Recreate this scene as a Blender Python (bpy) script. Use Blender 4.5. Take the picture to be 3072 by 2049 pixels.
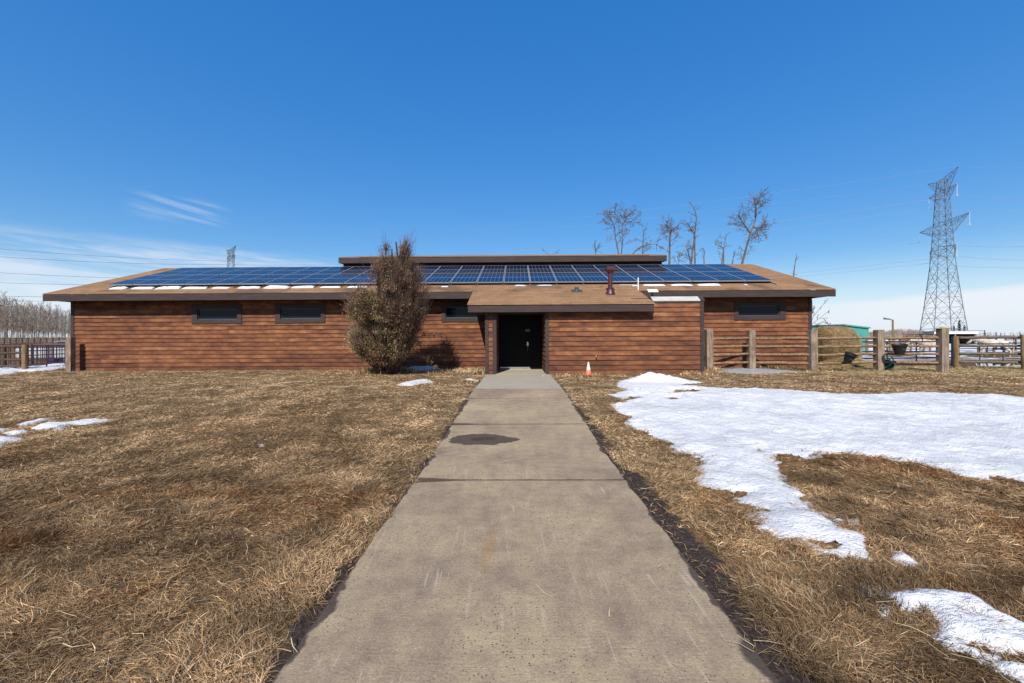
import bpy, math, random
import numpy as np
from mathutils import Vector, Matrix
R = math.radians
for o in list(bpy.data.objects): bpy.data.objects.remove(o, do_unlink=True)
scene = bpy.context.scene
col = scene.collection

# ------------------------------------------------------------------ camera
EYE = 1.38
FPX = 1280.0
YAW, ROLL = R(0.7), R(0.27)
cF = Vector((-math.sin(YAW), math.cos(YAW), 0))
cR0 = Vector((math.cos(YAW), math.sin(YAW), 0)); cU0 = Vector((0, 0, 1))
cR = cR0 * math.cos(ROLL) - cU0 * math.sin(ROLL)
cU = cR0 * math.sin(ROLL) + cU0 * math.cos(ROLL)
cam_d = bpy.data.cameras.new('camera'); cam = bpy.data.objects.new('camera', cam_d); col.objects.link(cam)
cam_d.sensor_width = 36.0; cam_d.lens = FPX / 3072 * 36
cam_d.shift_y = -14.5 / 3072
cam_d.clip_start = 0.05; cam_d.clip_end = 9000
m = Matrix((cR, cU, -cF)).transposed().to_4x4(); m.translation = (0, 0, EYE)
cam.matrix_world = m
scene.camera = cam
scene.render.resolution_x = 1024; scene.render.resolution_y = 683

# ------------------------------------------------------------------ light
SUN = Vector((0.22, 1.0, -0.92)).normalized()          # the way the sunlight travels
EL = math.asin(-SUN.z)
AZ = math.atan2(-SUN.x, -SUN.y)                          # compass direction of the sun (from +Y towards +X)
sl = bpy.data.lights.new('sun', 'SUN'); sl.energy = 5.0; sl.angle = R(0.5); sl.color = (1.0, 0.94, 0.85)
so = bpy.data.objects.new('sun', sl); col.objects.link(so); so.location = (-10, -40, 40)
so.rotation_euler = SUN.to_track_quat('-Z', 'Y').to_euler()
world = bpy.data.worlds.new('World'); scene.world = world; world.use_nodes = True
scene.view_settings.view_transform = 'Standard'; scene.view_settings.look = 'None'
scene.view_settings.gamma = 1.0; scene.view_settings.exposure = 0.3
scene.cycles.max_bounces = 6; scene.cycles.transparent_max_bounces = 8
try:
    scene.cycles.use_denoising = True
except Exception: pass

class NT:
    """small helper for node trees"""
    def __init__(s, tree): s.t = tree; s.n = tree.nodes; s.l = tree.links
    def new(s, kind, **kw):
        nd = s.n.new(kind)
        for k, v in kw.items(): setattr(nd, k, v)
        return nd
    def put(s, sock, v):
        if isinstance(v, bpy.types.NodeSocket): s.l.new(v, sock)
        elif isinstance(v, (tuple, list)) and len(v) == 3 and sock.type == 'RGBA': sock.default_value = (*v, 1)
        else: sock.default_value = v
    def M(s, op, a, b=0.0, c=0.0, clamp=False):
        nd = s.new('ShaderNodeMath', operation=op, use_clamp=clamp)
        for i, v in enumerate((a, b, c)): s.put(nd.inputs[i], v)
        return nd.outputs[0]
    def V(s, op, a, b=(0, 0, 0)):
        nd = s.new('ShaderNodeVectorMath', operation=op); s.put(nd.inputs[0], a); s.put(nd.inputs[1], b)
        return nd.outputs[0]
    def xyz(s, v):
        nd = s.new('ShaderNodeSeparateXYZ'); s.put(nd.inputs[0], v); return nd.outputs
    def comb(s, x, y, z):
        nd = s.new('ShaderNodeCombineXYZ')
        for i, v in enumerate((x, y, z)): s.put(nd.inputs[i], v)
        return nd.outputs[0]
    def mix(s, f, a, b, mode='MIX'):
        nd = s.new('ShaderNodeMix', data_type='RGBA', blend_type=mode)
        s.put(nd.inputs[0], f); s.put(nd.inputs[6], a); s.put(nd.inputs[7], b); return nd.outputs[2]
    def noise(s, vec, scale, detail=3, rough=0.55, out=0, dim='3D'):
        nd = s.new('ShaderNodeTexNoise', noise_dimensions=dim); s.put(nd.inputs['Vector'], vec)
        nd.inputs['Scale'].default_value = scale; nd.inputs['Detail'].default_value = detail
        nd.inputs['Roughness'].default_value = rough
        return nd.outputs[out]
    def white(s, vec):
        nd = s.new('ShaderNodeTexWhiteNoise', noise_dimensions='3D'); s.put(nd.inputs['Vector'], vec); return nd.outputs[0]
    def ss(s, x, lo, hi, a=0.0, b=1.0):
        nd = s.new('ShaderNodeMapRange', interpolation_type='SMOOTHSTEP'); s.put(nd.inputs[0], x)
        for i, v in enumerate((lo, hi, a, b)): s.put(nd.inputs[i + 1], v)
        return nd.outputs[0]
    def ramp(s, f, stops):
        nd = s.new('ShaderNodeValToRGB'); s.put(nd.inputs[0], f); e = nd.color_ramp.elements
        while len(e) < len(stops): e.new(0.5)
        for el, (p, c) in zip(e, stops): el.position = p; el.color = (*c, 1)
        return nd.outputs[0]
    def bump(s, h, strength=0.4, dist=0.01):
        nd = s.new('ShaderNodeBump'); s.put(nd.inputs['Height'], h)
        nd.inputs['Strength'].default_value = strength; nd.inputs['Distance'].default_value = dist
        return nd.outputs[0]

# sky: physical sky plus thin cloud streaks laid out by compass direction
w = NT(world.node_tree); w.n.clear()
sky = w.new('ShaderNodeTexSky', sky_type='NISHITA', sun_disc=False, sun_elevation=EL, sun_rotation=AZ,
            altitude=700, air_density=1.0, dust_density=0.3, ozone_density=2.2)
tc = w.new('ShaderNodeTexCoord').outputs['Generated']
dx, dy, dz = w.xyz(tc)
az = w.M('ARCTAN2', dx, dy); el = w.M('ARCSINE', dz)
st = w.M('ADD', el, w.M('MULTIPLY', az, 0.05))                         # streaks sink towards the right
n1 = w.noise(w.comb(w.M('MULTIPLY', az, 2.4), w.M('MULTIPLY', st, 27.0), 0.3), 1.0, 4, 0.62)
n2 = w.noise(w.comb(w.M('MULTIPLY', az, 14.0), w.M('MULTIPLY', st, 60.0), 2.3), 1.0, 3, 0.6)
lo = w.M('MULTIPLY', w.ss(az, -0.22, -0.62), w.M('MULTIPLY', w.ss(el, 0.185, 0.150), w.ss(el, 0.0, 0.02)))
cir = w.M('MULTIPLY', w.ss(w.M('ADD', n1, w.M('MULTIPLY', n2, 0.25)), 0.50, 0.80), lo)
wsp = w.M('MULTIPLY', w.M('MULTIPLY', w.ss(az, -0.76, -0.7), w.ss(az, -0.58, -0.64)),
          w.M('MULTIPLY', w.ss(el, 0.205, 0.225), w.ss(el, 0.262, 0.245)))
wsp = w.M('MULTIPLY', w.M('MULTIPLY', wsp, w.ss(w.noise(w.comb(w.M('MULTIPLY', az, 5.0), w.M('MULTIPLY', w.M('ADD', el, w.M('MULTIPLY', az, 0.16)), 90.0), 5.1), 1.0, 3), 0.42, 0.68)), 0.22)
# low white bank to the right
edge = w.M('ADD', w.M('SUBTRACT', el, w.M('MULTIPLY', w.M('SUBTRACT', az, 0.85), 0.06)), w.M('MULTIPLY', w.M('SUBTRACT', n2, 0.5), 0.012))
bank = w.M('MULTIPLY', w.M('MULTIPLY', w.ss(edge, 0.078, 0.066), w.ss(edge, 0.005, 0.05, 0.35, 1.0)), w.ss(az, 0.35, 0.8))
cl = w.M('MINIMUM', w.M('ADD', w.M('ADD', w.M('MULTIPLY', cir, 0.55), wsp), w.M('MULTIPLY', bank, 0.75)), 1.0)
skyc = w.new('ShaderNodeHueSaturation'); skyc.inputs['Saturation'].default_value = 1.36; skyc.inputs['Hue'].default_value = 0.503
sr, sg_, sb = w.xyz(sky.outputs[0])
vmax = w.M('MAXIMUM', w.M('MAXIMUM', sr, sg_), w.M('MAXIMUM', sb, 0.05))
gain = w.M('MULTIPLY', w.M('POWER', vmax, -0.586), 3.18)               # a gentler range from zenith to horizon, like the photograph's
w.put(skyc.inputs['Color'], w.V('MULTIPLY', sky.outputs[0], w.comb(gain, gain, gain)))
base_sky = w.mix(w.ss(el, 0.17, 0.0, 0.0, 0.85), skyc.outputs[0], (5.6, 6.55, 7.75))
cm = w.mix(cl, base_sky, (7.2, 7.35, 7.9))
bg = w.new('ShaderNodeBackground'); w.put(bg.inputs[0], cm); bg.inputs[1].default_value = 0.10
out = w.new('ShaderNodeOutputWorld'); w.l.new(bg.outputs[0], out.inputs[0])

# ------------------------------------------------------------------ numeric noise and helpers
def _hash(ix, iy, seed):
    h = (ix.astype(np.int64) * 374761393 + iy.astype(np.int64) * 668265263 + seed * 2147483647) & 0xffffffff
    h = ((h ^ (h >> 13)) * 1274126177) & 0xffffffff
    return ((h ^ (h >> 16)) & 0xffff) / 65535.0
def vnoise(x, y, seed=0):
    x = np.asarray(x, float); y = np.asarray(y, float)
    ix = np.floor(x); iy = np.floor(y); fx = x - ix; fy = y - iy
    fx = fx * fx * (3 - 2 * fx); fy = fy * fy * (3 - 2 * fy)
    a = _hash(ix, iy, seed); b = _hash(ix + 1, iy, seed); c = _hash(ix, iy + 1, seed); d = _hash(ix + 1, iy + 1, seed)
    return (a * (1 - fx) + b * fx) * (1 - fy) + (c * (1 - fx) + d * fx) * fy
def fbm(x, y, seed=0, oct=4):
    s = 0; a = 0.5; t = 0
    for i in range(oct):
        s = s + a * vnoise(x * 2 ** i + 17.3 * i, y * 2 ** i - 9.1 * i, seed + i); t += a; a *= 0.55
    return s / t
def sstep(t): t = np.clip(t, 0, 1); return t * t * (3 - 2 * t)
def gz(x, y, fine=True):
    """height of the ground"""
    x = np.asarray(x, float); y = np.asarray(y, float)
    lf = sstep((-x - 8) / 4)
    z = 0.18 * sstep((y - 4.3) / 5.4) - 0.64 * sstep((y - 15.6 - 2.4 * lf) / (5.9 + 6 * lf))
    if fine:
        k = np.clip((np.abs(x - 0.02) - 1.0) / 0.5, 0, 1)
        z = z + k * ((fbm(x * 1.3, y * 1.3, 5, 3) - 0.5) * 0.05) - 0.012 * (1 - k)
    return z
def ray(px, py):
    return cF + cR * ((px - 1536) / FPX) + cU * ((1010 - py) / FPX)
def at(px, py, depth): return Vector((0, 0, EYE)) + ray(px, py) * depth
def atY(px, py, Y):
    r = ray(px, py); return Vector((0, 0, EYE)) + r * (Y / r.y)
def atZ(px, py, z):
    r = ray(px, py); return Vector((0, 0, EYE)) + r * ((z - EYE) / r.z)
def G(px, py):
    r = ray(px, py); y = 1.0
    while y < 400:
        k = y / r.y
        if EYE + r.z * k <= float(gz(r.x * k, y, False)): break
        y *= 1.01
    return (r.x * k, y)

# ------------------------------------------------------------------ mesh builder
class MB:
    def __init__(s): s.v = []; s.f = []
    def box(s, x0, x1, y0, y1, z0, z1):
        b = len(s.v)
        s.v += [(x0, y0, z0), (x1, y0, z0), (x1, y1, z0), (x0, y1, z0), (x0, y0, z1), (x1, y0, z1), (x1, y1, z1), (x0, y1, z1)]
        s.f += [tuple(b + i for i in q) for q in ((0, 3, 2, 1), (4, 5, 6, 7), (0, 1, 5, 4), (1, 2, 6, 5), (2, 3, 7, 6), (3, 0, 4, 7))]
        return s
    def poly(s, pts):
        b = len(s.v); s.v += [tuple(p) for p in pts]; s.f.append(tuple(range(b, b + len(pts)))); return s
    def hexa(s, p):                       # eight corners, bottom ring then top ring
        b = len(s.v); s.v += [tuple(q) for q in p]
        s.f += [tuple(b + i for i in q) for q in ((0, 3, 2, 1), (4, 5, 6, 7), (0, 1, 5, 4), (1, 2, 6, 5), (2, 3, 7, 6), (3, 0, 4, 7))]
        return s
    def path(s, pts, rad, n=6, cap=True):
        pts = [Vector(p) for p in pts]
        if not hasattr(rad, '__len__'): rad = [rad] * len(pts)
        b0 = len(s.v); up = None
        for i, p in enumerate(pts):
            d = (pts[min(i + 1, len(pts) - 1)] - pts[max(i - 1, 0)])
            d = d.normalized() if d.length > 1e-9 else Vector((0, 0, 1))
            if up is None: up = Vector((0, 0, 1)) if abs(d.z) < 0.9 else Vector((1, 0, 0))
            a = d.cross(up)
            if a.length < 1e-6: a = d.cross(Vector((0.3, 1, 0.2)))
            a.normalize(); c = d.cross(a); up = -c if False else up
            for k in range(n):
                t = 2 * math.pi * k / n
                q = p + (a * math.cos(t) + c * math.sin(t)) * rad[i]; s.v.append((q.x, q.y, q.z))
        for i in range(len(pts) - 1):
            for k in range(n):
                a0 = b0 + i * n + k; a1 = b0 + i * n + (k + 1) % n
                s.f.append((a0, a1, a1 + n, a0 + n))
        if cap:
            s.f.append(tuple(b0 + k for k in range(n))[::-1]); e = b0 + (len(pts) - 1) * n
            s.f.append(tuple(e + k for k in range(n)))
        return s
    def lathe(s, c, prof, n=20, cap=True):
        b0 = len(s.v)
        for r_, z in prof:
            for k in range(n):
                t = 2 * math.pi * k / n; s.v.append((c[0] + r_ * math.cos(t), c[1] + r_ * math.sin(t), c[2] + z))
        for i in range(len(prof) - 1):
            for k in range(n):
                a0 = b0 + i * n + k; a1 = b0 + i * n + (k + 1) % n; s.f.append((a0, a1, a1 + n, a0 + n))
        if cap:
            s.f.append(tuple(b0 + k for k in range(n))[::-1]); e = b0 + (len(prof) - 1) * n; s.f.append(tuple(e + k for k in range(n)))
        return s
    def build(s, name, mat, parent=None, smooth=False, bevel=0.0, loc=None):
        me = bpy.data.meshes.new(name); me.from_pydata(s.v, [], s.f); me.update()
        return link(name, me, mat, parent, smooth, bevel)
def link(name, me, mat, parent=None, smooth=False, bevel=0.0):
    if smooth: me.polygons.foreach_set('use_smooth', [True] * len(me.polygons))
    if mat: me.materials.append(mat)
    o = bpy.data.objects.new(name, me); col.objects.link(o)
    if parent is not None:
        o.parent = parent
        if parent.type == 'EMPTY' and not parent.get('_local', False):
            o.matrix_parent_inverse = Matrix.Translation(-parent.location)
    if bevel:
        b = o.modifiers.new('bevel', 'BEVEL'); b.width = bevel; b.segments = 2; b.limit_method = 'ANGLE'
    return o
def np_mesh(name, v, f, mat, parent=None, smooth=False, colr=None):
    """v (n,3); f list of arrays of faces (m,k)"""
    me = bpy.data.meshes.new(name)
    me.vertices.add(len(v)); me.vertices.foreach_set('co', np.ascontiguousarray(v, dtype=np.float32).ravel())
    loops = np.concatenate([a.ravel() for a in f]); tot = np.concatenate([np.full(len(a), a.shape[1]) for a in f])
    st_ = np.concatenate([[0], np.cumsum(tot)[:-1]])
    me.loops.add(len(loops)); me.loops.foreach_set('vertex_index', loops.astype(np.int32))
    me.polygons.add(len(tot)); me.polygons.foreach_set('loop_start', st_.astype(np.int32))
    me.update(calc_edges=True)
    if colr is not None:
        ca = me.color_attributes.new('tint', 'FLOAT_COLOR', 'POINT')
        ca.data.foreach_set('color', np.concatenate([colr, np.ones((len(colr), 1))], 1).astype(np.float32).ravel())
    return link(name, me, mat, parent, smooth)
def tag(o, label=None, cat=None, group=None, kind=None):
    if label: o['label'] = label
    if cat: o['category'] = cat
    if group: o['group'] = group
    if kind: o['kind'] = kind
    return o
def thing(name, label, cat, loc=(0, 0, 0), group=None, local=False):
    o = bpy.data.objects.new(name, None); col.objects.link(o); o.location = loc; o.empty_display_size = 0.2
    if local: o['_local'] = True
    return tag(o, label, cat, group)
def copy_tree(root, label=None, loc=None, rotz=None, scale=None):
    def rec(o, par):
        c = o.copy(); col.objects.link(c)
        if par is not None:
            mpi = o.matrix_parent_inverse.copy(); c.parent = par; c.matrix_parent_inverse = mpi
        for ch in [q for q in bpy.data.objects if q.parent == o]: rec(ch, c)
        return c
    c = rec(root, None)
    if label: c['label'] = label
    if loc is not None: c.location = loc
    if rotz is not None: c.rotation_euler = (c.rotation_euler.x, c.rotation_euler.y, rotz)
    if scale is not None: c.scale = scale if hasattr(scale, '__len__') else (scale,) * 3
    return c
ORD = ['leftmost', 'second', 'third', 'fourth', 'fifth', 'sixth', 'seventh', 'eighth', 'ninth', 'tenth', 'eleventh', 'twelfth',
       'thirteenth', 'fourteenth', 'fifteenth', 'sixteenth', 'seventeenth', 'eighteenth', 'nineteenth', 'twentieth',
       'twenty-first', 'twenty-second', 'twenty-third', 'twenty-fourth', 'rightmost']

# ------------------------------------------------------------------ materials
def mat(name, fn=None, color=(0.5, 0.5, 0.5), rough=0.7, metal=0.0, spec=0.5, var=0.0, vscale=6.0, bump=0.0, bscale=60.0, coat=0.0):
    m_ = bpy.data.materials.new(name); m_.use_nodes = True; t = NT(m_.node_tree); b = t.n['Principled BSDF']
    b.inputs['Base Color'].default_value = (*color, 1); b.inputs['Roughness'].default_value = rough
    b.inputs['Metallic'].default_value = metal; b.inputs['Specular IOR Level'].default_value = spec
    b.inputs['Coat Weight'].default_value = coat
    P = t.new('ShaderNodeNewGeometry').outputs['Position']
    if var:
        n = t.noise(P, vscale, 4, 0.6)
        f = t.M('ADD', t.M('MULTIPLY', n, 2 * var), 1 - var)
        t.put(b.inputs['Base Color'], t.mix(1.0, color, t.comb(f, f, f), 'MULTIPLY'))
    if bump:
        t.put(b.inputs['Normal'], t.bump(t.noise(P, bscale, 3), bump))
    if fn: fn(t, b, P)
    return m_
BOARD = 0.1524
def f_siding(t, b, P):
    x, y, z = t.xyz(P); u = t.M('ADD', x, t.M('MULTIPLY', y, 1.0))
    row = t.M('FLOOR', t.M('DIVIDE', t.M('SUBTRACT', z, 0.02), BOARD))
    r1 = t.white(t.comb(row, 3.1, 7.7))
    seg = t.M('FLOOR', t.M('ADD', t.M('DIVIDE', u, 3.3), t.M('MULTIPLY', r1, 9.0)))
    r2 = t.white(t.comb(row, seg, 1.3))
    blot = t.noise(t.comb(t.M('MULTIPLY', u, 1.5), t.M('MULTIPLY', row, 0.55), t.M('MULTIPLY', z, 3.0)), 1.3, 5, 0.62)
    blot2 = t.noise(t.comb(t.M('MULTIPLY', u, 5.5), t.M('MULTIPLY', z, 16.0), row), 1.0, 4, 0.6)
    grain = t.noise(t.comb(t.M('MULTIPLY', u, 9.0), t.M('MULTIPLY', z, 260.0), row), 1.0, 2, 0.6)
    f = t.M('ADD', t.M('ADD', t.M('MULTIPLY', blot, 1.45), t.M('MULTIPLY', r2, 0.30)), t.M('MULTIPLY', blot2, 0.5))
    f = t.M('ADD', t.M('MULTIPLY', t.M('SUBTRACT', f, 1.12), 1.0), 0.5)
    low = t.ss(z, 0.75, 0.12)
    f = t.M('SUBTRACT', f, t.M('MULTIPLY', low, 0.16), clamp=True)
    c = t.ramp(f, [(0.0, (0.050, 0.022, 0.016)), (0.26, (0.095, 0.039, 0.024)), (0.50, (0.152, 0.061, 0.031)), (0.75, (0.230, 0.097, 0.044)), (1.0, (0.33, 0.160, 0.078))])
    g = t.M('ADD', t.M('MULTIPLY', grain, 0.4), 0.8)
    t.put(b.inputs['Base Color'], t.mix(1.0, c, t.comb(g, g, g), 'MULTIPLY'))
    t.put(b.inputs['Normal'], t.bump(t.M('ADD', grain, blot2), 0.35, 0.004))
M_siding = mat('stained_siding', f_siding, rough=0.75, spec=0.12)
def f_shingle(t, b, P):
    x, y, z = t.xyz(P)
    row = t.M('FLOOR', t.M('DIVIDE', y, 0.128))
    fy = t.M('FRACT', t.M('DIVIDE', y, 0.128))
    off = t.M('MULTIPLY', t.white(t.comb(row, 0.4, 2.2)), 3.0)
    fxr = t.M('ADD', t.M('DIVIDE', x, 0.305), off)
    tab = t.M('FLOOR', fxr); fx = t.M('FRACT', fxr)
    rt = t.white(t.comb(tab, row, 5.0))
    gap = t.M('MAXIMUM', t.M('MULTIPLY', t.ss(fx, 0.05, 0.03), 0.6), t.ss(fy, 0.22, 0.05))
    big = t.noise(P, 0.7, 4, 0.6); fine = t.noise(P, 45, 3, 0.7)
    f = t.M('ADD', t.M('ADD', t.M('MULTIPLY', rt, 0.28), t.M('MULTIPLY', big, 0.5)), t.M('MULTIPLY', t.white(t.comb(row, 8.8, 1.2)), 0.22))
    c = t.ramp(f, [(0.1, (0.175, 0.098, 0.052)), (0.5, (0.265, 0.152, 0.080)), (0.9, (0.36, 0.215, 0.120))])
    g = t.M('ADD', t.M('MULTIPLY', fine, 0.6), 0.7)
    c = t.mix(1.0, c, t.comb(g, g, g), 'MULTIPLY')
    # damp runs below the melting snow
    wet = t.M('MULTIPLY', t.ss(t.noise(t.comb(t.M('MULTIPLY', x, 0.75), t.M('MULTIPLY', y, 0.55), 4.0), 1.0, 3), 0.50, 0.64),
              t.M('MULTIPLY', t.ss(y, 14.3, 15.3), t.ss(y, 16.5, 16.0)))
    c = t.mix(t.M('MULTIPLY', wet, 0.62), c, (0.075, 0.052, 0.040))
    c = t.mix(t.M('MULTIPLY', gap, 0.75), c, (0.05, 0.032, 0.022))
    t.put(b.inputs['Base Color'], c)
    t.put(b.inputs['Normal'], t.bump(t.M('SUBTRACT', t.M('MULTIPLY', fine, 0.3), gap), 0.5, 0.006))
M_shingle = mat('brown_shingles', f_shingle, rough=0.95, spec=0.08)
def f_trim(t, b, P):
    x, y, z = t.xyz(P)
    n = t.noise(t.comb(t.M('MULTIPLY', x, 2.0), y, t.M('MULTIPLY', z, 14.0)), 1.0, 5, 0.65)
    seam = t.M('FRACT', t.M('DIVIDE', t.M('ADD', x, 40.3), 3.66))
    sm = t.ss(seam, 0.004, 0.001)
    c = t.ramp(n, [(0.25, (0.034, 0.024, 0.022)), (0.6, (0.053, 0.038, 0.036)), (0.85, (0.080, 0.057, 0.052))])
    chip = t.M('MULTIPLY', t.ss(t.noise(t.comb(t.M('MULTIPLY', x, 1.7), y, t.M('MULTIPLY', z, 5.0)), 2.0, 5, 0.7), 0.66, 0.72), 0.6)
    c = t.mix(chip, c, (0.10, 0.045, 0.03)); c = t.mix(sm, c, (0.02, 0.015, 0.013))
    t.put(b.inputs['Base Color'], c); t.put(b.inputs['Normal'], t.bump(n, 0.3, 0.004))
M_trim = mat('dark_brown_trim', f_trim, rough=0.65, spec=0.2)
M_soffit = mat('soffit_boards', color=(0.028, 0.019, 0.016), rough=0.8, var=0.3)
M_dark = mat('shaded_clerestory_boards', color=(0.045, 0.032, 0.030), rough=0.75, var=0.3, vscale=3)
M_glass = mat('window_glass', color=(0.003, 0.008, 0.016), rough=0.02, spec=0.15)
M_sash = mat('dark_window_sash', color=(0.06, 0.07, 0.075), rough=0.4)
M_door = mat('black_door_paint', color=(0.006, 0.005, 0.005), rough=0.6, spec=0.15, var=0.2, vscale=4)
M_metal = mat('brushed_metal', color=(0.55, 0.56, 0.57), rough=0.35, metal=0.9)
M_alu = mat('aluminium_frame', color=(0.30, 0.31, 0.33), rough=0.45, metal=0.35)
M_pvc = mat('white_plastic', color=(0.78, 0.79, 0.78), rough=0.4)
M_maroon = mat('maroon_enamel', color=(0.060, 0.014, 0.017), rough=0.38, var=0.2, vscale=8)
M_vent = mat('grey_vent', color=(0.045, 0.048, 0.052), rough=0.6, var=0.2)
M_cap = mat('weathered_white_flashing', color=(0.42, 0.41, 0.37), rough=0.7, var=0.35, vscale=5)
def f_cells(t, b, P):
    o = t.new('ShaderNodeTexCoord').outputs['Object']; x, y, z = t.xyz(o)
    fx = t.M('FRACT', t.M('DIVIDE', t.M('SUBTRACT', x, 0.02), 0.159)); fy = t.M('FRACT', t.M('DIVIDE', t.M('SUBTRACT', y, 0.03), 0.1595))
    dxx = t.M('ABSOLUTE', t.M('SUBTRACT', fx, 0.5)); dyy = t.M('ABSOLUTE', t.M('SUBTRACT', fy, 0.5))
    lx = t.ss(dxx, 0.472, 0.486); ly = t.ss(dyy, 0.484, 0.494)
    mid = t.ss(t.M('ABSOLUTE', t.M('SUBTRACT', y, 0.985)), 0.022, 0.014)
    bus = t.M('MULTIPLY', t.ss(t.M('ABSOLUTE', t.M('SUBTRACT', t.M('FRACT', t.M('MULTIPLY', fx, 3.0)), 0.5)), 0.03, 0.015), 0.10)
    ci = t.white(t.comb(t.M('FLOOR', t.M('DIVIDE', x, 0.159)), t.M('FLOOR', t.M('DIVIDE', y, 0.1595)), 1.0))
    cry = t.noise(o, 60, 2)
    c = t.ramp(t.M('ADD', t.M('MULTIPLY', ci, 0.4), t.M('MULTIPLY', cry, 0.6)), [(0.2, (0.002, 0.008, 0.028)), (0.8, (0.004, 0.015, 0.046))])
    ln = t.M('MAXIMUM', t.M('MULTIPLY', lx, 0.8), t.M('MAXIMUM', t.M('MULTIPLY', mid, 0.8), t.M('MAXIMUM', t.M('MULTIPLY', ly, 0.10), bus)))
    t.put(b.inputs['Base Color'], t.mix(t.M('MULTIPLY', ln, 0.7), c, (0.40, 0.46, 0.55)))
M_cells = mat('solar_cells', f_cells, rough=0.06, spec=0.07)

def f_ground(t, b, P):
    x, y, z = t.xyz(P)
    big = t.noise(P, 0.45, 4, 0.6); mid = t.noise(P, 3.0, 5, 0.65); fine = t.noise(t.V('MULTIPLY', P, (1, 0.8, 1)), 38, 4, 0.75)
    speck = t.noise(t.V('MULTIPLY', P, (1.3, 0.7, 1)), 160, 2, 0.7)
    f = t.M('ADD', t.M('ADD', t.M('MULTIPLY', fine, 0.75), t.M('MULTIPLY', speck, 0.35)), t.M('MULTIPLY', t.M('SUBTRACT', mid, 0.5), 0.5))
    thatch = t.ramp(f, [(0.34, (0.045, 0.024, 0.011)), (0.5, (0.130, 0.078, 0.036)), (0.66, (0.250, 0.162, 0.082)), (0.85, (0.40, 0.29, 0.16))])
    rust = t.ss(big, 0.48, 0.66)
    thatch = t.mix(t.M('MULTIPLY', rust, 0.55), thatch, (0.075, 0.034, 0.012))
    soil = t.ramp(fine, [(0.3, (0.030, 0.022, 0.019)), (0.55, (0.056, 0.041, 0.035)), (0.8, (0.115, 0.088, 0.070))])
    dpx = t.M('SUBTRACT', t.M('ABSOLUTE', t.M('SUBTRACT', x, 0.02)), 1.0)
    right = t.M('GREATER_THAN', x, 0.0)
    wid = t.M('MULTIPLY', t.M('ADD', t.M('MULTIPLY', right, 0.10), 0.09), t.ss(y, 9.5, 3.0, 0.25, 1.0))
    ed = t.M('SUBTRACT', dpx, t.M('MULTIPLY', t.M('SUBTRACT', mid, 0.5), 0.35))
    dirt = t.M('MULTIPLY', t.ss(t.M('SUBTRACT', ed, wid), 0.05, -0.02), t.M('LESS_THAN', y, 12.0))
    c = t.mix(dirt, thatch, soil)
    # trampled yard, old straw and lying snow beyond the fences
    yard = t.ss(t.M('ADD', y, t.M('MULTIPLY', mid, 1.2)), 15.9, 16.6)
    strawc = t.ramp(t.M('ADD', t.M('MULTIPLY', fine, 0.6), t.M('MULTIPLY', mid, 0.45)), [(0.36, (0.040, 0.022, 0.013)), (0.52, (0.120, 0.066, 0.034)), (0.68, (0.30, 0.21, 0.115))])
    sn = t.noise(t.V('MULTIPLY', P, (0.45, 1.0, 1)), 0.45, 5, 0.6)
    far = t.ss(y, 46, 60)
    leftside = t.ss(x, -12, -15)
    thr = t.M('SUBTRACT', t.M('SUBTRACT', 0.50, t.M('MULTIPLY', far, 0.14)), t.M('MULTIPLY', leftside, -0.32))
    snf = t.M('MULTIPLY', t.ss(t.M('SUBTRACT', sn, thr), -0.01, 0.02), t.ss(t.M('ADD', y, t.M('MULTIPLY', leftside, 8)), 30, 33))
    yc = t.mix(snf, strawc, (0.60, 0.62, 0.65))
    c = t.mix(yard, c, yc)
    t.put(b.inputs['Base Color'], c)
    t.put(b.inputs['Normal'], t.bump(t.M('ADD', fine, t.M('MULTIPLY', mid, 0.6)), 0.9, 0.025))
M_ground = mat('dry_turf_and_soil', f_ground, rough=0.95, spec=0.05)
def f_tint(t, b, P):
    a = t.new('ShaderNodeAttribute', attribute_name='tint').outputs['Color']; t.put(b.inputs['Base Color'], a)
M_grass = mat('dry_grass_blades', f_tint, rough=0.8, spec=0.10)
M_leaf = mat('juniper_foliage', f_tint, rough=0.85, spec=0.05)
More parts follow.
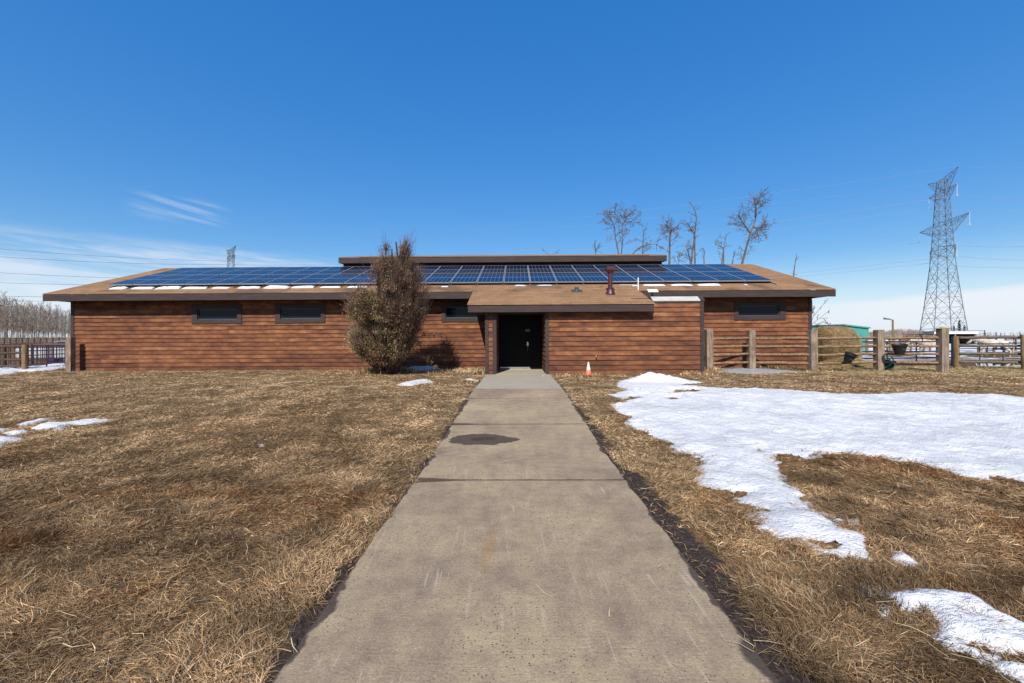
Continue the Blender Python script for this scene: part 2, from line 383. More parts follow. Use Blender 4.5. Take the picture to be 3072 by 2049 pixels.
def f_concrete(t, b, P):
    x, y, z = t.xyz(P)
    big = t.noise(P, 0.9, 5, 0.6); mid = t.noise(P, 7, 5, 0.65); fine = t.noise(P, 90, 3, 0.7)
    broom = t.noise(t.comb(t.M('MULTIPLY', x, 3.0), t.M('MULTIPLY', y, 90.0), 1.0), 1.0, 3, 0.6)
    vor = t.new('ShaderNodeTexVoronoi'); t.put(vor.inputs['Vector'], P); vor.inputs['Scale'].default_value = 62
    vr = t.xyz(vor.outputs['Color'])[0]
    peb = t.M('MULTIPLY', t.ss(vor.outputs['Distance'], 0.34, 0.22), t.M('GREATER_THAN', vr, 0.72))
    pebl = t.M('MULTIPLY', t.ss(vor.outputs['Distance'], 0.34, 0.22), t.M('LESS_THAN', vr, 0.10))
    f = t.M('ADD', t.M('MULTIPLY', big, 0.62), t.M('MULTIPLY', mid, 0.42))
    c = t.ramp(f, [(0.36, (0.195, 0.140, 0.098)), (0.47, (0.262, 0.194, 0.132)), (0.58, (0.325, 0.250, 0.155)), (0.74, (0.43, 0.345, 0.21))])
    g = t.M('ADD', t.M('MULTIPLY', fine, 1.1), 0.45); c = t.mix(1.0, c, t.comb(g, g, g), 'MULTIPLY')
    c = t.mix(t.M('MULTIPLY', peb, t.ss(big, 0.42, 0.55, 0.25, 0.8)), c, (0.055, 0.045, 0.040)); c = t.mix(t.M('MULTIPLY', pebl, 0.5), c, (0.42, 0.37, 0.30))
    # scraped streaks left by a shovel
    sc = t.ss(t.noise(t.comb(t.M('MULTIPLY', t.M('ADD', x, t.M('MULTIPLY', y, 0.06)), 34.0), t.M('MULTIPLY', y, 1.5), 0.0), 1.0, 4, 0.7), 0.55, 0.66)
    sc = t.M('MULTIPLY', t.M('MULTIPLY', sc, t.ss(t.noise(P, 2.3, 2), 0.46, 0.58)), t.ss(y, 5.4, 3.6))
    c = t.mix(t.M('MULTIPLY', sc, 0.38), c, (0.50, 0.43, 0.33))
    # rust mark
    dxr = t.M('ADD', x, 0.19); dyr = t.M('SUBTRACT', y, 2.75)
    rr = t.M('ADD', t.M('MULTIPLY', t.M('MULTIPLY', dxr, dxr), 260.0), t.M('MULTIPLY', t.M('MULTIPLY', dyr, dyr), 7.0))
    c = t.mix(t.M('MULTIPLY', t.ss(t.M('ADD', rr, t.M('MULTIPLY', mid, 0.8)), 1.4, 0.3), 0.4), c, (0.26, 0.13, 0.05))
    # grime caught in the slab joints
    for jy, wj in ((4.067, 0.020), (6.376, 0.022), (8.40, 0.012), (9.685, 0.016)):
        dj = t.M('ABSOLUTE', t.M('ADD', t.M('SUBTRACT', y, jy), t.M('MULTIPLY', t.M('SUBTRACT', mid, 0.5), 0.02)))
        reach = t.M('ADD', wj, t.M('MULTIPLY', t.ss(x, -0.45, -1.0), 0.07 if wj > .015 else 0.02))
        c = t.mix(t.M('MULTIPLY', t.ss(dj, reach, t.M('MULTIPLY', reach, 0.6)), 0.85), c, (0.055, 0.036, 0.024))
    # damp spot with a muddy middle
    dx2 = t.M('ADD', x, WETX); dy2 = t.M('SUBTRACT', y, WETY)
    r2 = t.M('SQRT', t.M('ADD', t.M('MULTIPLY', t.M('MULTIPLY', dx2, dx2), 1 / 0.46 ** 2), t.M('MULTIPLY', t.M('MULTIPLY', dy2, dy2), 1 / 0.26 ** 2)))
    r2 = t.M('ADD', r2, t.M('MULTIPLY', t.M('SUBTRACT', t.noise(P, 5.5, 3), 0.5), 0.75))
    wet = t.ss(r2, 1.02, 0.94); mud = t.ss(r2, 0.42, 0.3)
    c = t.mix(t.M('MULTIPLY', wet, 0.88), c, (0.058, 0.040, 0.030)); c = t.mix(t.M('MULTIPLY', mud, 0.6), c, (0.045, 0.026, 0.016))
    # damp margins where the melt water runs off
    dp = t.M('SUBTRACT', 1.0, t.M('ABSOLUTE', t.M('SUBTRACT', x, 0.02)))
    nb = t.noise(P, 1.7, 5, 0.6)
    right = t.M('GREATER_THAN', x, 0.0)
    amt = t.M('ADD', t.M('MULTIPLY', right, 0.008), 0.008)
    ew = t.ss(t.M('SUBTRACT', dp, t.M('MULTIPLY', t.M('SUBTRACT', nb, 0.50), 0.34)), amt, t.M('SUBTRACT', amt, 0.02))
    c = t.mix(t.M('MULTIPLY', ew, 0.9), c, (0.055, 0.040, 0.032))
    pale = t.ss(y, 9.66, 9.70); c = t.mix(t.M('MULTIPLY', pale, 0.55), c, (0.36, 0.34, 0.28))
    t.put(b.inputs['Base Color'], c)
    t.put(b.inputs['Roughness'], t.M('SUBTRACT', 0.9, t.M('MULTIPLY', t.M('MAXIMUM', wet, ew), 0.3)))
    t.put(b.inputs['Normal'], t.bump(t.M('ADD', t.M('ADD', fine, t.M('MULTIPLY', broom, 0.5)), t.M('MULTIPLY', mid, 0.8)), 0.5, 0.007))
_wl, _wr = atZ(1340, 1322, 0.02), atZ(1555, 1322, 0.02)
WETX, WETY = -(_wl.x + _wr.x) / 2, _wl.y
M_concrete = mat('old_concrete', f_concrete, rough=0.9, spec=0.12)
def f_snow(t, b, P):
    a = t.noise(P, 1.6, 5, 0.6); f = t.noise(t.V('MULTIPLY', P, (1, 1.6, 1)), 26, 4, 0.7); g = t.noise(P, 8, 4, 0.65)
    d = t.ss(t.M('ADD', t.M('MULTIPLY', f, 0.6), t.M('MULTIPLY', g, 0.5)), 0.60, 0.74)
    c = t.mix(t.M('MULTIPLY', d, 0.5), t.mix(t.ss(a, 0.35, 0.65), (0.60, 0.595, 0.59), (0.76, 0.745, 0.73)), (0.30, 0.26, 0.22))
    t.put(b.inputs['Base Color'], c); t.put(b.inputs['Normal'], t.bump(t.M('ADD', t.M('MULTIPLY', f, 0.8), g), 0.9, 0.045))
M_snow = mat('old_granular_snow', f_snow, rough=0.6, spec=0.3)
M_snow.node_tree.nodes['Principled BSDF'].inputs['Subsurface Weight'].default_value = 0.0
M_ice = mat('grey_ice', color=(0.30, 0.31, 0.31), rough=0.5, spec=0.4, var=0.3, vscale=6, bump=0.3, bscale=20)
M_snow_clean = mat('clean_snow', color=(0.66, 0.67, 0.70), rough=0.6, spec=0.3, bump=0.3, bscale=15)
def f_wood(c0, c1, c2, sc=18.0):
    def fn(t, b, P):
        x, y, z = t.xyz(t.new('ShaderNodeTexCoord').outputs['Object'])
        n = t.noise(t.comb(t.M('MULTIPLY', x, sc), t.M('MULTIPLY', y, sc), t.M('MULTIPLY', z, 1.1)), 1.6, 5, 0.68)
        k = t.noise(P, 4.0, 4, 0.6)
        f = t.M('ADD', t.M('MULTIPLY', n, 0.75), t.M('MULTIPLY', k, 0.35))
        t.put(b.inputs['Base Color'], t.ramp(f, [(0.34, c0), (0.54, c1), (0.72, c2)]))
        t.put(b.inputs['Normal'], t.bump(n, 0.6, 0.01))
    return fn
M_post = mat('weathered_timber', f_wood((0.045, 0.033, 0.026), (0.205, 0.150, 0.108), (0.36, 0.29, 0.22)), rough=0.9, spec=0.15)
def f_rail(c0, c1, c2):
    def fn(t, b, P):
        x, y, z = t.xyz(P)
        n = t.noise(t.comb(t.M('MULTIPLY', x, 1.8), t.M('MULTIPLY', y, 14.0), t.M('MULTIPLY', z, 14.0)), 2.0, 5, 0.68)
        t.put(b.inputs['Base Color'], t.ramp(n, [(0.3, c0), (0.52, c1), (0.72, c2)])); t.put(b.inputs['Normal'], t.bump(n, 0.5, 0.008))
    return fn
M_rail = mat('peeled_pole_rail', f_rail((0.075, 0.042, 0.026), (0.23, 0.145, 0.088), (0.40, 0.30, 0.20)), rough=0.85, spec=0.15)
M_rail_grey = mat('greyed_pole_rail', f_rail((0.060, 0.050, 0.038), (0.125, 0.110, 0.085), (0.20, 0.18, 0.145)), rough=0.85, spec=0.15)
M_rail_dark = mat('dark_pole_rail', f_rail((0.030, 0.024, 0.018), (0.075, 0.058, 0.040), (0.15, 0.12, 0.085)), rough=0.85, spec=0.15)
M_round = mat('treated_round_post', f_wood((0.09, 0.055, 0.028), (0.20, 0.135, 0.065), (0.31, 0.23, 0.12), 9.0), rough=0.85, spec=0.15)
M_blue = mat('navy_tube_paint', color=(0.005, 0.009, 0.030), rough=0.45, var=0.2)
M_red = mat('red_tube_paint', color=(0.060, 0.008, 0.014), rough=0.45, var=0.2)
M_purple = mat('maroon_tube_paint', color=(0.070, 0.022, 0.045), rough=0.45, var=0.2)
M_blacktube = mat('black_tube_paint', color=(0.020, 0.020, 0.026), rough=0.5)
M_bark = mat('grey_poplar_bark', color=(0.25, 0.205, 0.155), rough=0.9, var=0.5, vscale=1.5)
M_twig = mat('grey_twigs', color=(0.26, 0.205, 0.158), rough=0.9, var=0.25, vscale=0.3)
M_bark2 = mat('brown_juniper_bark', color=(0.060, 0.038, 0.028), rough=0.95, var=0.4, vscale=8)
M_spruce = mat('dark_spruce', color=(0.028, 0.036, 0.030), rough=0.9, var=0.5, vscale=0.7)
M_gal = mat('galvanised_steel', color=(0.135, 0.155, 0.175), rough=0.6)
M_wire = mat('aluminium_conductor', color=(0.30, 0.33, 0.37), rough=0.5, metal=0.2)
M_ins = mat('glass_insulator', color=(0.45, 0.48, 0.50), rough=0.3)
M_teal = mat('teal_painted_metal', lambda t, b, P: (lambda x, y, z: (t.put(b.inputs['Normal'], t.bump(t.M('SINE', t.M('MULTIPLY', t.M('ADD', x, y), 28.0)), 0.5, 0.02)),
      t.put(b.inputs['Base Color'], t.ramp(t.noise(t.comb(t.M('MULTIPLY', x, 2.0), y, t.M('MULTIPLY', z, 0.5)), 1.2, 4), [(0.3, (0.045, 0.235, 0.205)), (0.7, (0.075, 0.32, 0.27))]))))(*t.xyz(P)), rough=0.5)
M_tealdark = mat('dark_teal_trim', color=(0.02, 0.075, 0.075), rough=0.5)
M_shed = mat('dark_shed_boards', color=(0.045, 0.032, 0.028), rough=0.85, var=0.3)
M_tin = mat('rusty_tin_roof', color=(0.20, 0.17, 0.16), rough=0.6, var=0.4)
M_white = mat('white_painted_board', color=(0.74, 0.74, 0.73), rough=0.6, var=0.08)
M_rubber = mat('black_rubber', color=(0.012, 0.013, 0.014), rough=0.55, var=0.3)
M_green = mat('green_plastic', color=(0.020, 0.075, 0.060), rough=0.45, var=0.2)
def f_hay(t, b, P):
    a = t.noise(P, 5, 4, 0.6); n = t.noise(t.V('MULTIPLY', P, (0.7, 1, 2.2)), 40, 4, 0.75)
    f = t.M('ADD', t.M('MULTIPLY', n, 0.8), t.M('MULTIPLY', a, 0.3))
    t.put(b.inputs['Base Color'], t.ramp(f, [(0.36, (0.07, 0.048, 0.022)), (0.55, (0.235, 0.160, 0.080)), (0.75, (0.42, 0.31, 0.17))]))
    t.put(b.inputs['Normal'], t.bump(n, 1.0, 0.03))
M_hay = mat('hay', f_hay, rough=0.95, spec=0.1)
def f_cone(t, b, P):
    o = t.new('ShaderNodeTexCoord').outputs['Object']; x, y, z = t.xyz(o)
    n = t.noise(P, 25, 3)
    f = t.ss(t.M('ADD', z, t.M('MULTIPLY', t.M('SUBTRACT', n, 0.5), 0.05)), 0.20, 0.13)
    t.put(b.inputs['Base Color'], t.mix(f, (0.68, 0.66, 0.60), t.mix(t.ss(z, 0.12, 0.0), (0.78, 0.20, 0.14), (0.80, 0.12, 0.06))))
M_cone = mat('faded_cone_plastic', f_cone, rough=0.55)
def f_horse(t, b, P):
    a = t.noise(P, 3.2, 4, 0.6); z = t.xyz(t.new('ShaderNodeTexCoord').outputs['Object'])[2]
    c = t.ramp(a, [(0.38, (0.36, 0.27, 0.21)), (0.52, (0.52, 0.45, 0.36)), (0.7, (0.66, 0.61, 0.52))])
    c = t.mix(t.M('MULTIPLY', t.ss(z, 0.55, 0.1), 0.5), c, (0.30, 0.22, 0.15)); t.put(b.inputs['Base Color'], c)
M_horse = mat('cream_white_coat', f_horse, rough=0.85, spec=0.2)
M_mane = mat('cream_mane', color=(0.48, 0.42, 0.33), rough=0.9, var=0.3, vscale=20)
M_black = mat('black', color=(0.012, 0.011, 0.011), rough=0.5)
M_hoof = mat('dark_hoof', color=(0.06, 0.045, 0.035), rough=0.7)
M_water = mat('melt_water', color=(0.025, 0.022, 0.018), rough=0.02, spec=0.9)
M_plate = mat('grey_sign_plate', color=(0.24, 0.24, 0.25), rough=0.5)
M_plate_text = mat('sign_lettering', color=(0.02, 0.02, 0.022), rough=0.6)
M_cloth = mat('yellow_green_cloth', lambda t, b, P: t.put(b.inputs['Base Color'], t.ramp(t.noise(P, 13, 2), [(0.38, (0.06, 0.16, 0.07)), (0.52, (0.42, 0.36, 0.14)), (0.6, (0.30, 0.17, 0.05))])), rough=0.9)
# ================================================================== THE SETTING: ground, path, snow
def grid_mesh(name, xs, ys, zfn, m_, **kw):
    X, Y = np.meshgrid(xs, ys); Z = zfn(X, Y)
    v = np.stack([X.ravel(), Y.ravel(), Z.ravel()], 1)
    nx, ny = len(xs), len(ys); i = np.arange(nx * ny).reshape(ny, nx)
    f = np.stack([i[:-1, :-1].ravel(), i[:-1, 1:].ravel(), i[1:, 1:].ravel(), i[1:, :-1].ravel()], 1)
    return np_mesh(name, v, [f], m_, **kw)
def geo(a, b, n0, far, k=1.16):
    c = list(np.linspace(a, b, n0)); s = c[1] - c[0]
    while c[-1] < far: s *= k; c.append(c[-1] + s)
    return c
xp = geo(0, 16, 190, 5000); xs = sorted(set([-q for q in xp] + xp))
ys = sorted(set([-q for q in geo(0, 4, 8, 300, 1.5)] + geo(0, 30, 330, 7000)))
grid_mesh('ground', np.array(xs), np.array(ys), lambda X, Y: gz(X, Y) , M_ground, smooth=True)['kind'] = 'structure'

pth = thing('path', None, None); pth['kind'] = 'structure'
edges = [(-2.0, 4.055), (4.08, 6.37), (6.382, 9.68), (9.69, 13.42)]
for i, (y0, y1) in enumerate(edges):
    n = max(2, int((y1 - y0) / 0.12)); yy = np.linspace(y0, y1, n); mb = MB()
    rr = random.Random(i)
    lft = [-0.98 + 0.012 * (rr.random() - .5) for _ in yy]; rgt = [1.02 + 0.012 * (rr.random() - .5) for _ in yy]
    for j in range(n):
        z = float(gz(0, yy[j], False)) + 0.014
        mb.v += [(lft[j], yy[j], z), (rgt[j], yy[j], z), (rgt[j], yy[j], z - .12), (lft[j], yy[j], z - .12)]
    for j in range(n - 1):
        a = 4 * j; mb.f += [(a, a + 1, a + 5, a + 4), (a + 1, a + 2, a + 6, a + 5), (a + 3, a, a + 4, a + 7)]
    mb.f += [(3, 2, 1, 0), (4 * n - 4, 4 * n - 3, 4 * n - 2, 4 * n - 1)]
    mb.build('slab', M_concrete, pth)

def B(q): return [(1536 + x / 1.5306, 1100 + y / 1.5306) for x, y in q]
def A(q): return [(x / 1.5306, 1100 + y / 1.5306) for x, y in q]
def C2(q): return [(1000 + x / 3.2, 690 + y / 3.2) for x, y in q]
snow_main = B([(490, 75), (560, 50), (640, 40), (700, 60), (760, 83), (850, 97), (960, 104), (1100, 104), (1240, 110), (1330, 118), (1450, 128), (1560, 130),
    (1700, 130), (1870, 123), (2000, 129), (2120, 130), (2250, 135), (2351, 150), (2700, 165), (3400, 200), (3400, 640), (2351, 520), (2250, 500), (2170, 515),
    (2050, 495), (1950, 470), (1850, 440), (1780, 440), (1650, 420), (1560, 405), (1420, 400), (1330, 415), (1250, 408), (1190, 425), (1200, 460), (1240, 510),
    (1330, 560), (1350, 620), (1390, 680), (1480, 730), (1490, 760), (1580, 775), (1630, 820), (1650, 895), (1590, 905), (1520, 880), (1440, 845), (1400, 780),
    (1350, 812), (1270, 790), (1260, 760), (1170, 745), (1120, 700), (1150, 660), (1040, 630), (980, 610), (1050, 590), (900, 560), (850, 540), (880, 510),
    (920, 490), (850, 470), (900, 455), (850, 410), (760, 400), (720, 360), (640, 330), (570, 290), (540, 260), (500, 220), (470, 185), (540, 165), (500, 140),
    (440, 130), (490, 122), (530, 115), (490, 90)])
snow_near = B([(1690, 1060), (1760, 1050), (1840, 1035), (1920, 1030), (2000, 1040), (2100, 1060), (2180, 1100), (2250, 1150), (2351, 1190), (2520, 1250),
    (2620, 1400), (2520, 1520), (2400, 1470), (2250, 1400), (2150, 1370), (2080, 1310), (2000, 1290), (1950, 1250), (1930, 1190), (1900, 1150), (1830, 1150), (1790, 1130), (1740, 1090)])
snow_bits = [B(q) for q in ([(1740, 845), (1800, 870), (1890, 930), (1830, 930), (1760, 900)], [(1600, 1010), (1680, 1025), (1690, 1055), (1620, 1060)],
    [(1690, 1105), (1730, 1110), (1735, 1148), (1700, 1150)], [(1560, 705), (1600, 715), (1595, 740), (1565, 735)], [(1480, 712), (1510, 715), (1508, 730), (1482, 728)])]
brown_notch = B([(2060, 1262), (2130, 1285), (2230, 1330), (2351, 1345), (2420, 1380), (2351, 1385), (2200, 1330), (2090, 1300)])
tufts = [B(q) for q in ([(740, 108), (850, 108), (850, 120), (740, 120)], [(490, 148), (590, 135), (600, 152), (520, 160)], [(1110, 380), (1180, 380), (1180, 400), (1110, 402)],
    [(680, 145), (740, 143), (740, 152), (690, 153)])]
snow_left = [A(q) for q in ([(130, 288), (190, 268), (270, 255), (320, 262), (400, 250), (460, 246), (512, 250), (470, 266), (400, 272), (330, 278), (270, 285), (180, 294)],
    [(70, 270), (130, 255), (215, 240), (235, 246), (180, 262), (90, 277)], [(-60, 288), (0, 284), (55, 292), (0, 305), (-60, 305)],
    [(20, 308), (60, 294), (130, 296), (110, 314), (40, 322)], [(-60, 330), (0, 322), (60, 326), (105, 340), (40, 352), (10, 372), (-60, 372)], [(235, 292), (270, 286), (300, 290), (270, 300)],
    [(1185, 353), (1212, 353), (1212, 362), (1186, 362)])]
snow_bush = [C2([(640, 1340), (700, 1310), (760, 1280), (830, 1274), (900, 1288), (980, 1305), (1080, 1320), (1150, 1332), (1060, 1350), (900, 1358), (740, 1360)]),
    C2([(620, 1490), (700, 1458), (800, 1442), (900, 1438), (980, 1465), (860, 1480), (760, 1504), (640, 1506)]),
    C2([(1255, 1435), (1310, 1426), (1370, 1440), (1400, 1452), (1310, 1446)])]
snow_ice = [[(2150, 1107), (2200, 1104), (2290, 1106), (2360, 1111), (2400, 1116), (2330, 1121), (2230, 1121), (2160, 1115)]]
snow_yard = [[(-60, 1106), (120, 1100), (215, 1092), (215, 1104), (110, 1114), (60, 1117), (0, 1126), (-60, 1127)]]
def gpoly(q): return np.array([G(x, y) for x, y in q])
def sdist(px_, py_, poly):
    """signed distance, positive inside"""
    d = np.full(px_.shape, 1e9); ins = np.zeros(px_.shape, bool); n = len(poly)
    for i in range(n):
        a = poly[i]; b = poly[(i + 1) % n]; e = b - a; L = e @ e + 1e-12
        t = np.clip(((px_ - a[0]) * e[0] + (py_ - a[1]) * e[1]) / L, 0, 1)
        d = np.minimum(d, np.hypot(px_ - a[0] - t * e[0], py_ - a[1] - t * e[1]))
        c = (a[1] > py_) != (b[1] > py_)
        with np.errstate(divide='ignore', invalid='ignore'):
            xx = (b[0] - a[0]) * (py_ - a[1]) / (b[1] - a[1] + 1e-15) + a[0]
        ins ^= c & (px_ < xx)
    return np.where(ins, d, -d)
ALL_SNOW = []
def snow(name, polys, cell, thick, rag, seed, label=None, cat=None, kind='stuff', group=None, holes=(), y_smooth=0.3, m_=None):
    P_ = [gpoly(q) for q in polys]; H_ = [gpoly(q) for q in holes]
    allp = np.concatenate(P_); x0, y0 = allp.min(0) - rag - cell; x1, y1 = allp.max(0) + rag + cell
    xs_ = np.arange(x0, x1, cell); ys_ = np.arange(y0, y1, cell); X, Y = np.meshgrid(xs_, ys_)
    d = np.full(X.shape, -9.0)
    for q in P_: d = np.maximum(d, sdist(X, Y, q))
    for q in H_: d = np.minimum(d, -sdist(X, Y, q))
    d = d + rag * .35 + (fbm(X / 0.45, Y / 0.45, seed, 4) - 0.5) * rag * 2.0 + (fbm(X / 0.10, Y / 0.08, seed + 9, 3) - 0.5) * rag * 1.1
    pit = fbm(X / 0.22, Y / 0.14, seed + 17, 3); d = d - np.clip(pit - .60, 0, 1) * 5.0 * rag * np.clip(1.3 - np.maximum(d, 0) / .7, 0.0, 1)
    h = thick * .8 * sstep(d / y_smooth) * (0.55 + 0.9 * fbm(X / 0.5, Y / 0.8, seed + 3, 4)) + 0.010 * np.clip(d / 0.05, 0, 1)
    h = h + (fbm(X / 0.13, Y / 0.11, seed + 4, 3) - 0.5) * min(0.045, thick) * np.clip(d / 0.1, 0, 1)
    base = gz(X, Y)
    Z = np.where(d > 0, base + np.maximum(h, 0.004), base - 0.03)
    ok = d > -cell * 1.5
    i = np.arange(X.size).reshape(X.shape)
    q = ok[:-1, :-1] & ok[:-1, 1:] & ok[1:, 1:] & ok[1:, :-1] & ((d[:-1, :-1] > 0) | (d[:-1, 1:] > 0) | (d[1:, 1:] > 0) | (d[1:, :-1] > 0))
    f = np.stack([i[:-1, :-1][q], i[:-1, 1:][q], i[1:, 1:][q], i[1:, :-1][q]], 1)
    u, inv = np.unique(f, return_inverse=True); f = inv.reshape(f.shape)
    v = np.stack([X.ravel(), Y.ravel(), Z.ravel()], 1)[u]
    o = np_mesh(name, v, [f], m_ or M_snow, smooth=True); tag(o, label, cat, group, kind)
    ALL_SNOW.append((P_, H_, rag)); return o
snow('snow', [snow_main], 0.035, 0.055, 0.13, 11, 'broad sheet of old white snow spread over the turf right of the path', 'snow', holes=tufts)
snow('snow', [snow_near] + snow_bits, 0.013, 0.045, 0.05, 21, 'melting granular snow tongue and crumbs in the near right corner', 'snow', holes=[brown_notch], y_smooth=0.12)
snow('snow', snow_left, 0.022, 0.035, 0.06, 31, 'broken low streaks of snow on the turf at the left edge', 'snow', y_smooth=0.15)
snow('snow', [snow_bush[0]], 0.03, 0.16, 0.05, 41, 'shaded snow mound against the barn wall beside the evergreen shrub', 'snow', y_smooth=0.5)
snow('snow', [snow_bush[1]], 0.03, 0.05, 0.05, 42, 'small oblong snow patch on the turf in front of the evergreen shrub', 'snow')
snow('snow', [snow_bush[2]], 0.03, 0.03, 0.03, 43, 'tiny snow scrap on the turf left of the concrete path by the door', 'snow')
snow('snow', snow_ice, 0.03, 0.02, 0.05, 44, 'grey icy snow at the foot of the fence beside the barn', 'snow', m_=M_ice)
snow('snow', snow_yard, 0.06, 0.05, 0.15, 45, 'snow lying under the tube gate left of the barn', 'snow')
# the heap at the upper left tip of the snow sheet
mx, my = G(1536 + 640 / 1.5306, 1100 + 75 / 1.5306)
hx, hy = np.meshgrid(np.linspace(-1.3, 1.6, 70), np.linspace(-0.6, 0.5, 34))
r_ = np.sqrt((hx / np.where(hx < 0, 1.0, 1.5)) ** 2 + (hy / 0.5) ** 2)
hz = 0.27 * sstep(1 - r_ * 0.95) * (0.55 + 0.9 * fbm(hx * 5, hy * 5, 3, 4)) - 0.02
snow_heap = (mx, my)
v_ = np.stack([(hx + mx).ravel(), (hy + my).ravel(), (gz(hx + mx, hy + my) + hz).ravel()], 1)
i_ = np.arange(hx.size).reshape(hx.shape); f_ = np.stack([i_[:-1, :-1].ravel(), i_[:-1, 1:].ravel(), i_[1:, 1:].ravel(), i_[1:, :-1].ravel()], 1)
tag(np_mesh('snow', v_, [f_], M_snow, smooth=True), 'low snow heap at the barn end of the big snow sheet', 'snow', kind='stuff')

# ------------------------------------------------------------------ grass
rng = np.random.default_rng(7)
SPOTS = []
def snow_cover(x, y):
    c = np.full(x.shape, -9.0)
    for P_, H_, rag in ALL_SNOW:
        for q in P_:
            mn = q.min(0) - .5; mx_ = q.max(0) + .5
            k = (x > mn[0]) & (x < mx_[0]) & (y > mn[1]) & (y < mx_[1])
            if k.any():
                s = sdist(x[k], y[k], q)
                for hq in H_: s = np.minimum(s, -sdist(x[k], y[k], hq))
                c[k] = np.maximum(c[k], s)
    return c
PAL = np.array([[.52, .365, .200], [.38, .250, .132], [.235, .145, .074], [.200, .078, .022], [.235, .185, .105], [.66, .53, .34], [.075, .046, .025]])
def blades(n, y0, y1, lmin, lmax, wid, seed, tall=None):
    r = np.random.default_rng(seed)
    if tall is None:
        y = r.uniform(y0, y1, n); x = (r.uniform(-1, 1, n)) * (1.27 * y + 1.6)
        k = np.abs(x - 0.02) > 1.0 - 0.02
        dpx = np.abs(x - 0.02) - 1.0
        strip = np.where(x > 0, 0.19, 0.10) * np.clip(1 - (y - 3) / 7, 0.25, 1) + (fbm(x * 3, y * 2.0, 77, 3) - .5) * 0.45
        k &= (dpx > strip) | (r.random(n) < 0.06)
        sc = snow_cover(x, y) + (fbm(x / 0.45, y / 0.45, 11, 3) - .5) * 0.16
        k &= (sc < 0.02) | ((sc < 0.16) & (r.random(n) < 0.28)) | ((sc < .5) & (r.random(n) < 0.012)) | (r.random(n) < 0.0025)
        k &= ~((y > 15.65) & (x > -14.6) & (x < 9.4)) & ~((y > 13.5) & (x > -1.05) & (x < 5.7))
        x, y = x[k], y[k]
        el = R(4) + r.random(len(x)) ** 1.6 * np.where(y > 6, R(26), R(33))
    else:
        cx, cy, rad, nn = tall
        x = cx + r.normal(0, rad, n); y = cy + r.normal(0, rad * .6, n); el = R(25) + r.random(n) * R(55)
    n = len(x)
    L = r.uniform(lmin, lmax, n); flow = fbm(x * 0.9, y * 0.9, 50, 2) * 6 * math.pi
    th = np.where(r.random(n) < 0.55, flow + r.normal(0, .7, n), r.uniform(0, 2 * math.pi, n))
    patch = fbm(x * 0.7, y * 0.7, 90, 3)
    clump = fbm(x * 5.0, y * 5.0, 91, 3)
    z0 = gz(x, y) + r.random(n) * 0.045 * np.clip((clump - .3) * 2, 0.1, 1) - 0.004
    if tall is None: el = el * (0.6 + 0.9 * clump)
    dx_, dy_ = np.cos(th), np.sin(th); sx, sy = -dy_, dx_
    wv = wid * r.uniform(0.6, 1.4, n)
    mid = np.stack([x + dx_ * L * .5 * np.cos(el), y + dy_ * L * .5 * np.cos(el), z0 + L * .5 * np.sin(el)], 1)
    e2 = el - r.uniform(0.05, 0.45, n); kx = th + r.normal(0, .20, n)
    tip = mid + np.stack([np.cos(kx) * L * .5 * np.cos(e2), np.sin(kx) * L * .5 * np.cos(e2), L * .5 * np.sin(e2)], 1)
    tip[:, 2] = np.maximum(tip[:, 2], gz(tip[:, 0], tip[:, 1]) + 0.002 * r.random(n) + .001)
    root = np.stack([x, y, z0], 1); S = np.stack([sx, sy, r.normal(0, .5, n)], 1) * wv[:, None] * .5
    v = np.stack([root - S, root + S, mid + S * .9, mid - S * .9, tip], 1).reshape(-1, 3)
    b = np.arange(n)[:, None] * 5
    quads = b + np.array([[0, 1, 2, 3]]); tris = b + np.array([[3, 2, 4]])
    big = fbm(x * 0.35, y * 0.35, 60, 3)
    rusty = np.clip((fbm(x * 0.8, y * 1.1, 61, 4) - 0.50) * 5, 0, 1)
    nears = np.clip(1 - (y - 1.2) / 5.5, 0, 1)
    w_ = np.stack([0.22 + 0 * x, 0.42 + 0 * x, 0.26 + .35 * (1 - clump) * .6, 0.03 + 0.75 * rusty * (0.25 + .75 * nears), 0.10 + 0.30 * np.clip((big - .5) * 4, 0, 1), 0.05 + 0 * x, 0.05 + 0.25 * (1 - clump)], 1)
    side = np.exp(-np.maximum(np.abs(x) - 1.1, 0) / .7)
    w_[:, 0] += 0.35 * side; w_[:, 5] += .08 * side
    w_ /= w_.sum(1, keepdims=True); cs = np.cumsum(w_, 1); pick = (r.random(n)[:, None] > cs).sum(1).clip(0, len(PAL) - 1)
    c = PAL[pick] * r.uniform(0.6, 1.25, n)[:, None] * (0.76 + 0.50 * patch)[:, None]
    fr = np.clip((y - 3.0) / 4.5, 0, 1)[:, None]                       # longer, wetter and more rust-stained near the walk's start
    wetk = (1 - fr) * (0.35 + 0.65 * rusty)[:, None]
    patch2 = fbm(x * 3.4, y * 3.4, 92, 3); damp = fbm(x * 0.55 + 3, y * 1.0, 93, 3)
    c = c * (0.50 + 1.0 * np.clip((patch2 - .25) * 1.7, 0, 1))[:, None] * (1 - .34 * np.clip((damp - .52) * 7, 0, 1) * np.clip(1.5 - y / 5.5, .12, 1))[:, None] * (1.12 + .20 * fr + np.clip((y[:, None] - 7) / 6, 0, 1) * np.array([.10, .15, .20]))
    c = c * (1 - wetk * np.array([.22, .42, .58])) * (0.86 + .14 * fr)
    c = np.repeat(c, 5, axis=0)
    return v, quads, tris, c
parts_ = [blades(290000, 1.0, 2.6, .03, .10, .0019, 1), blades(280000, 2.6, 4.4, .03, .08, .0024, 2), blades(280000, 4.4, 7.0, .03, .07, .0033, 3),
          blades(300000, 7.0, 10.5, .03, .065, .0036, 4), blades(330000, 10.5, 16.2, .03, .065, .0045, 5)]
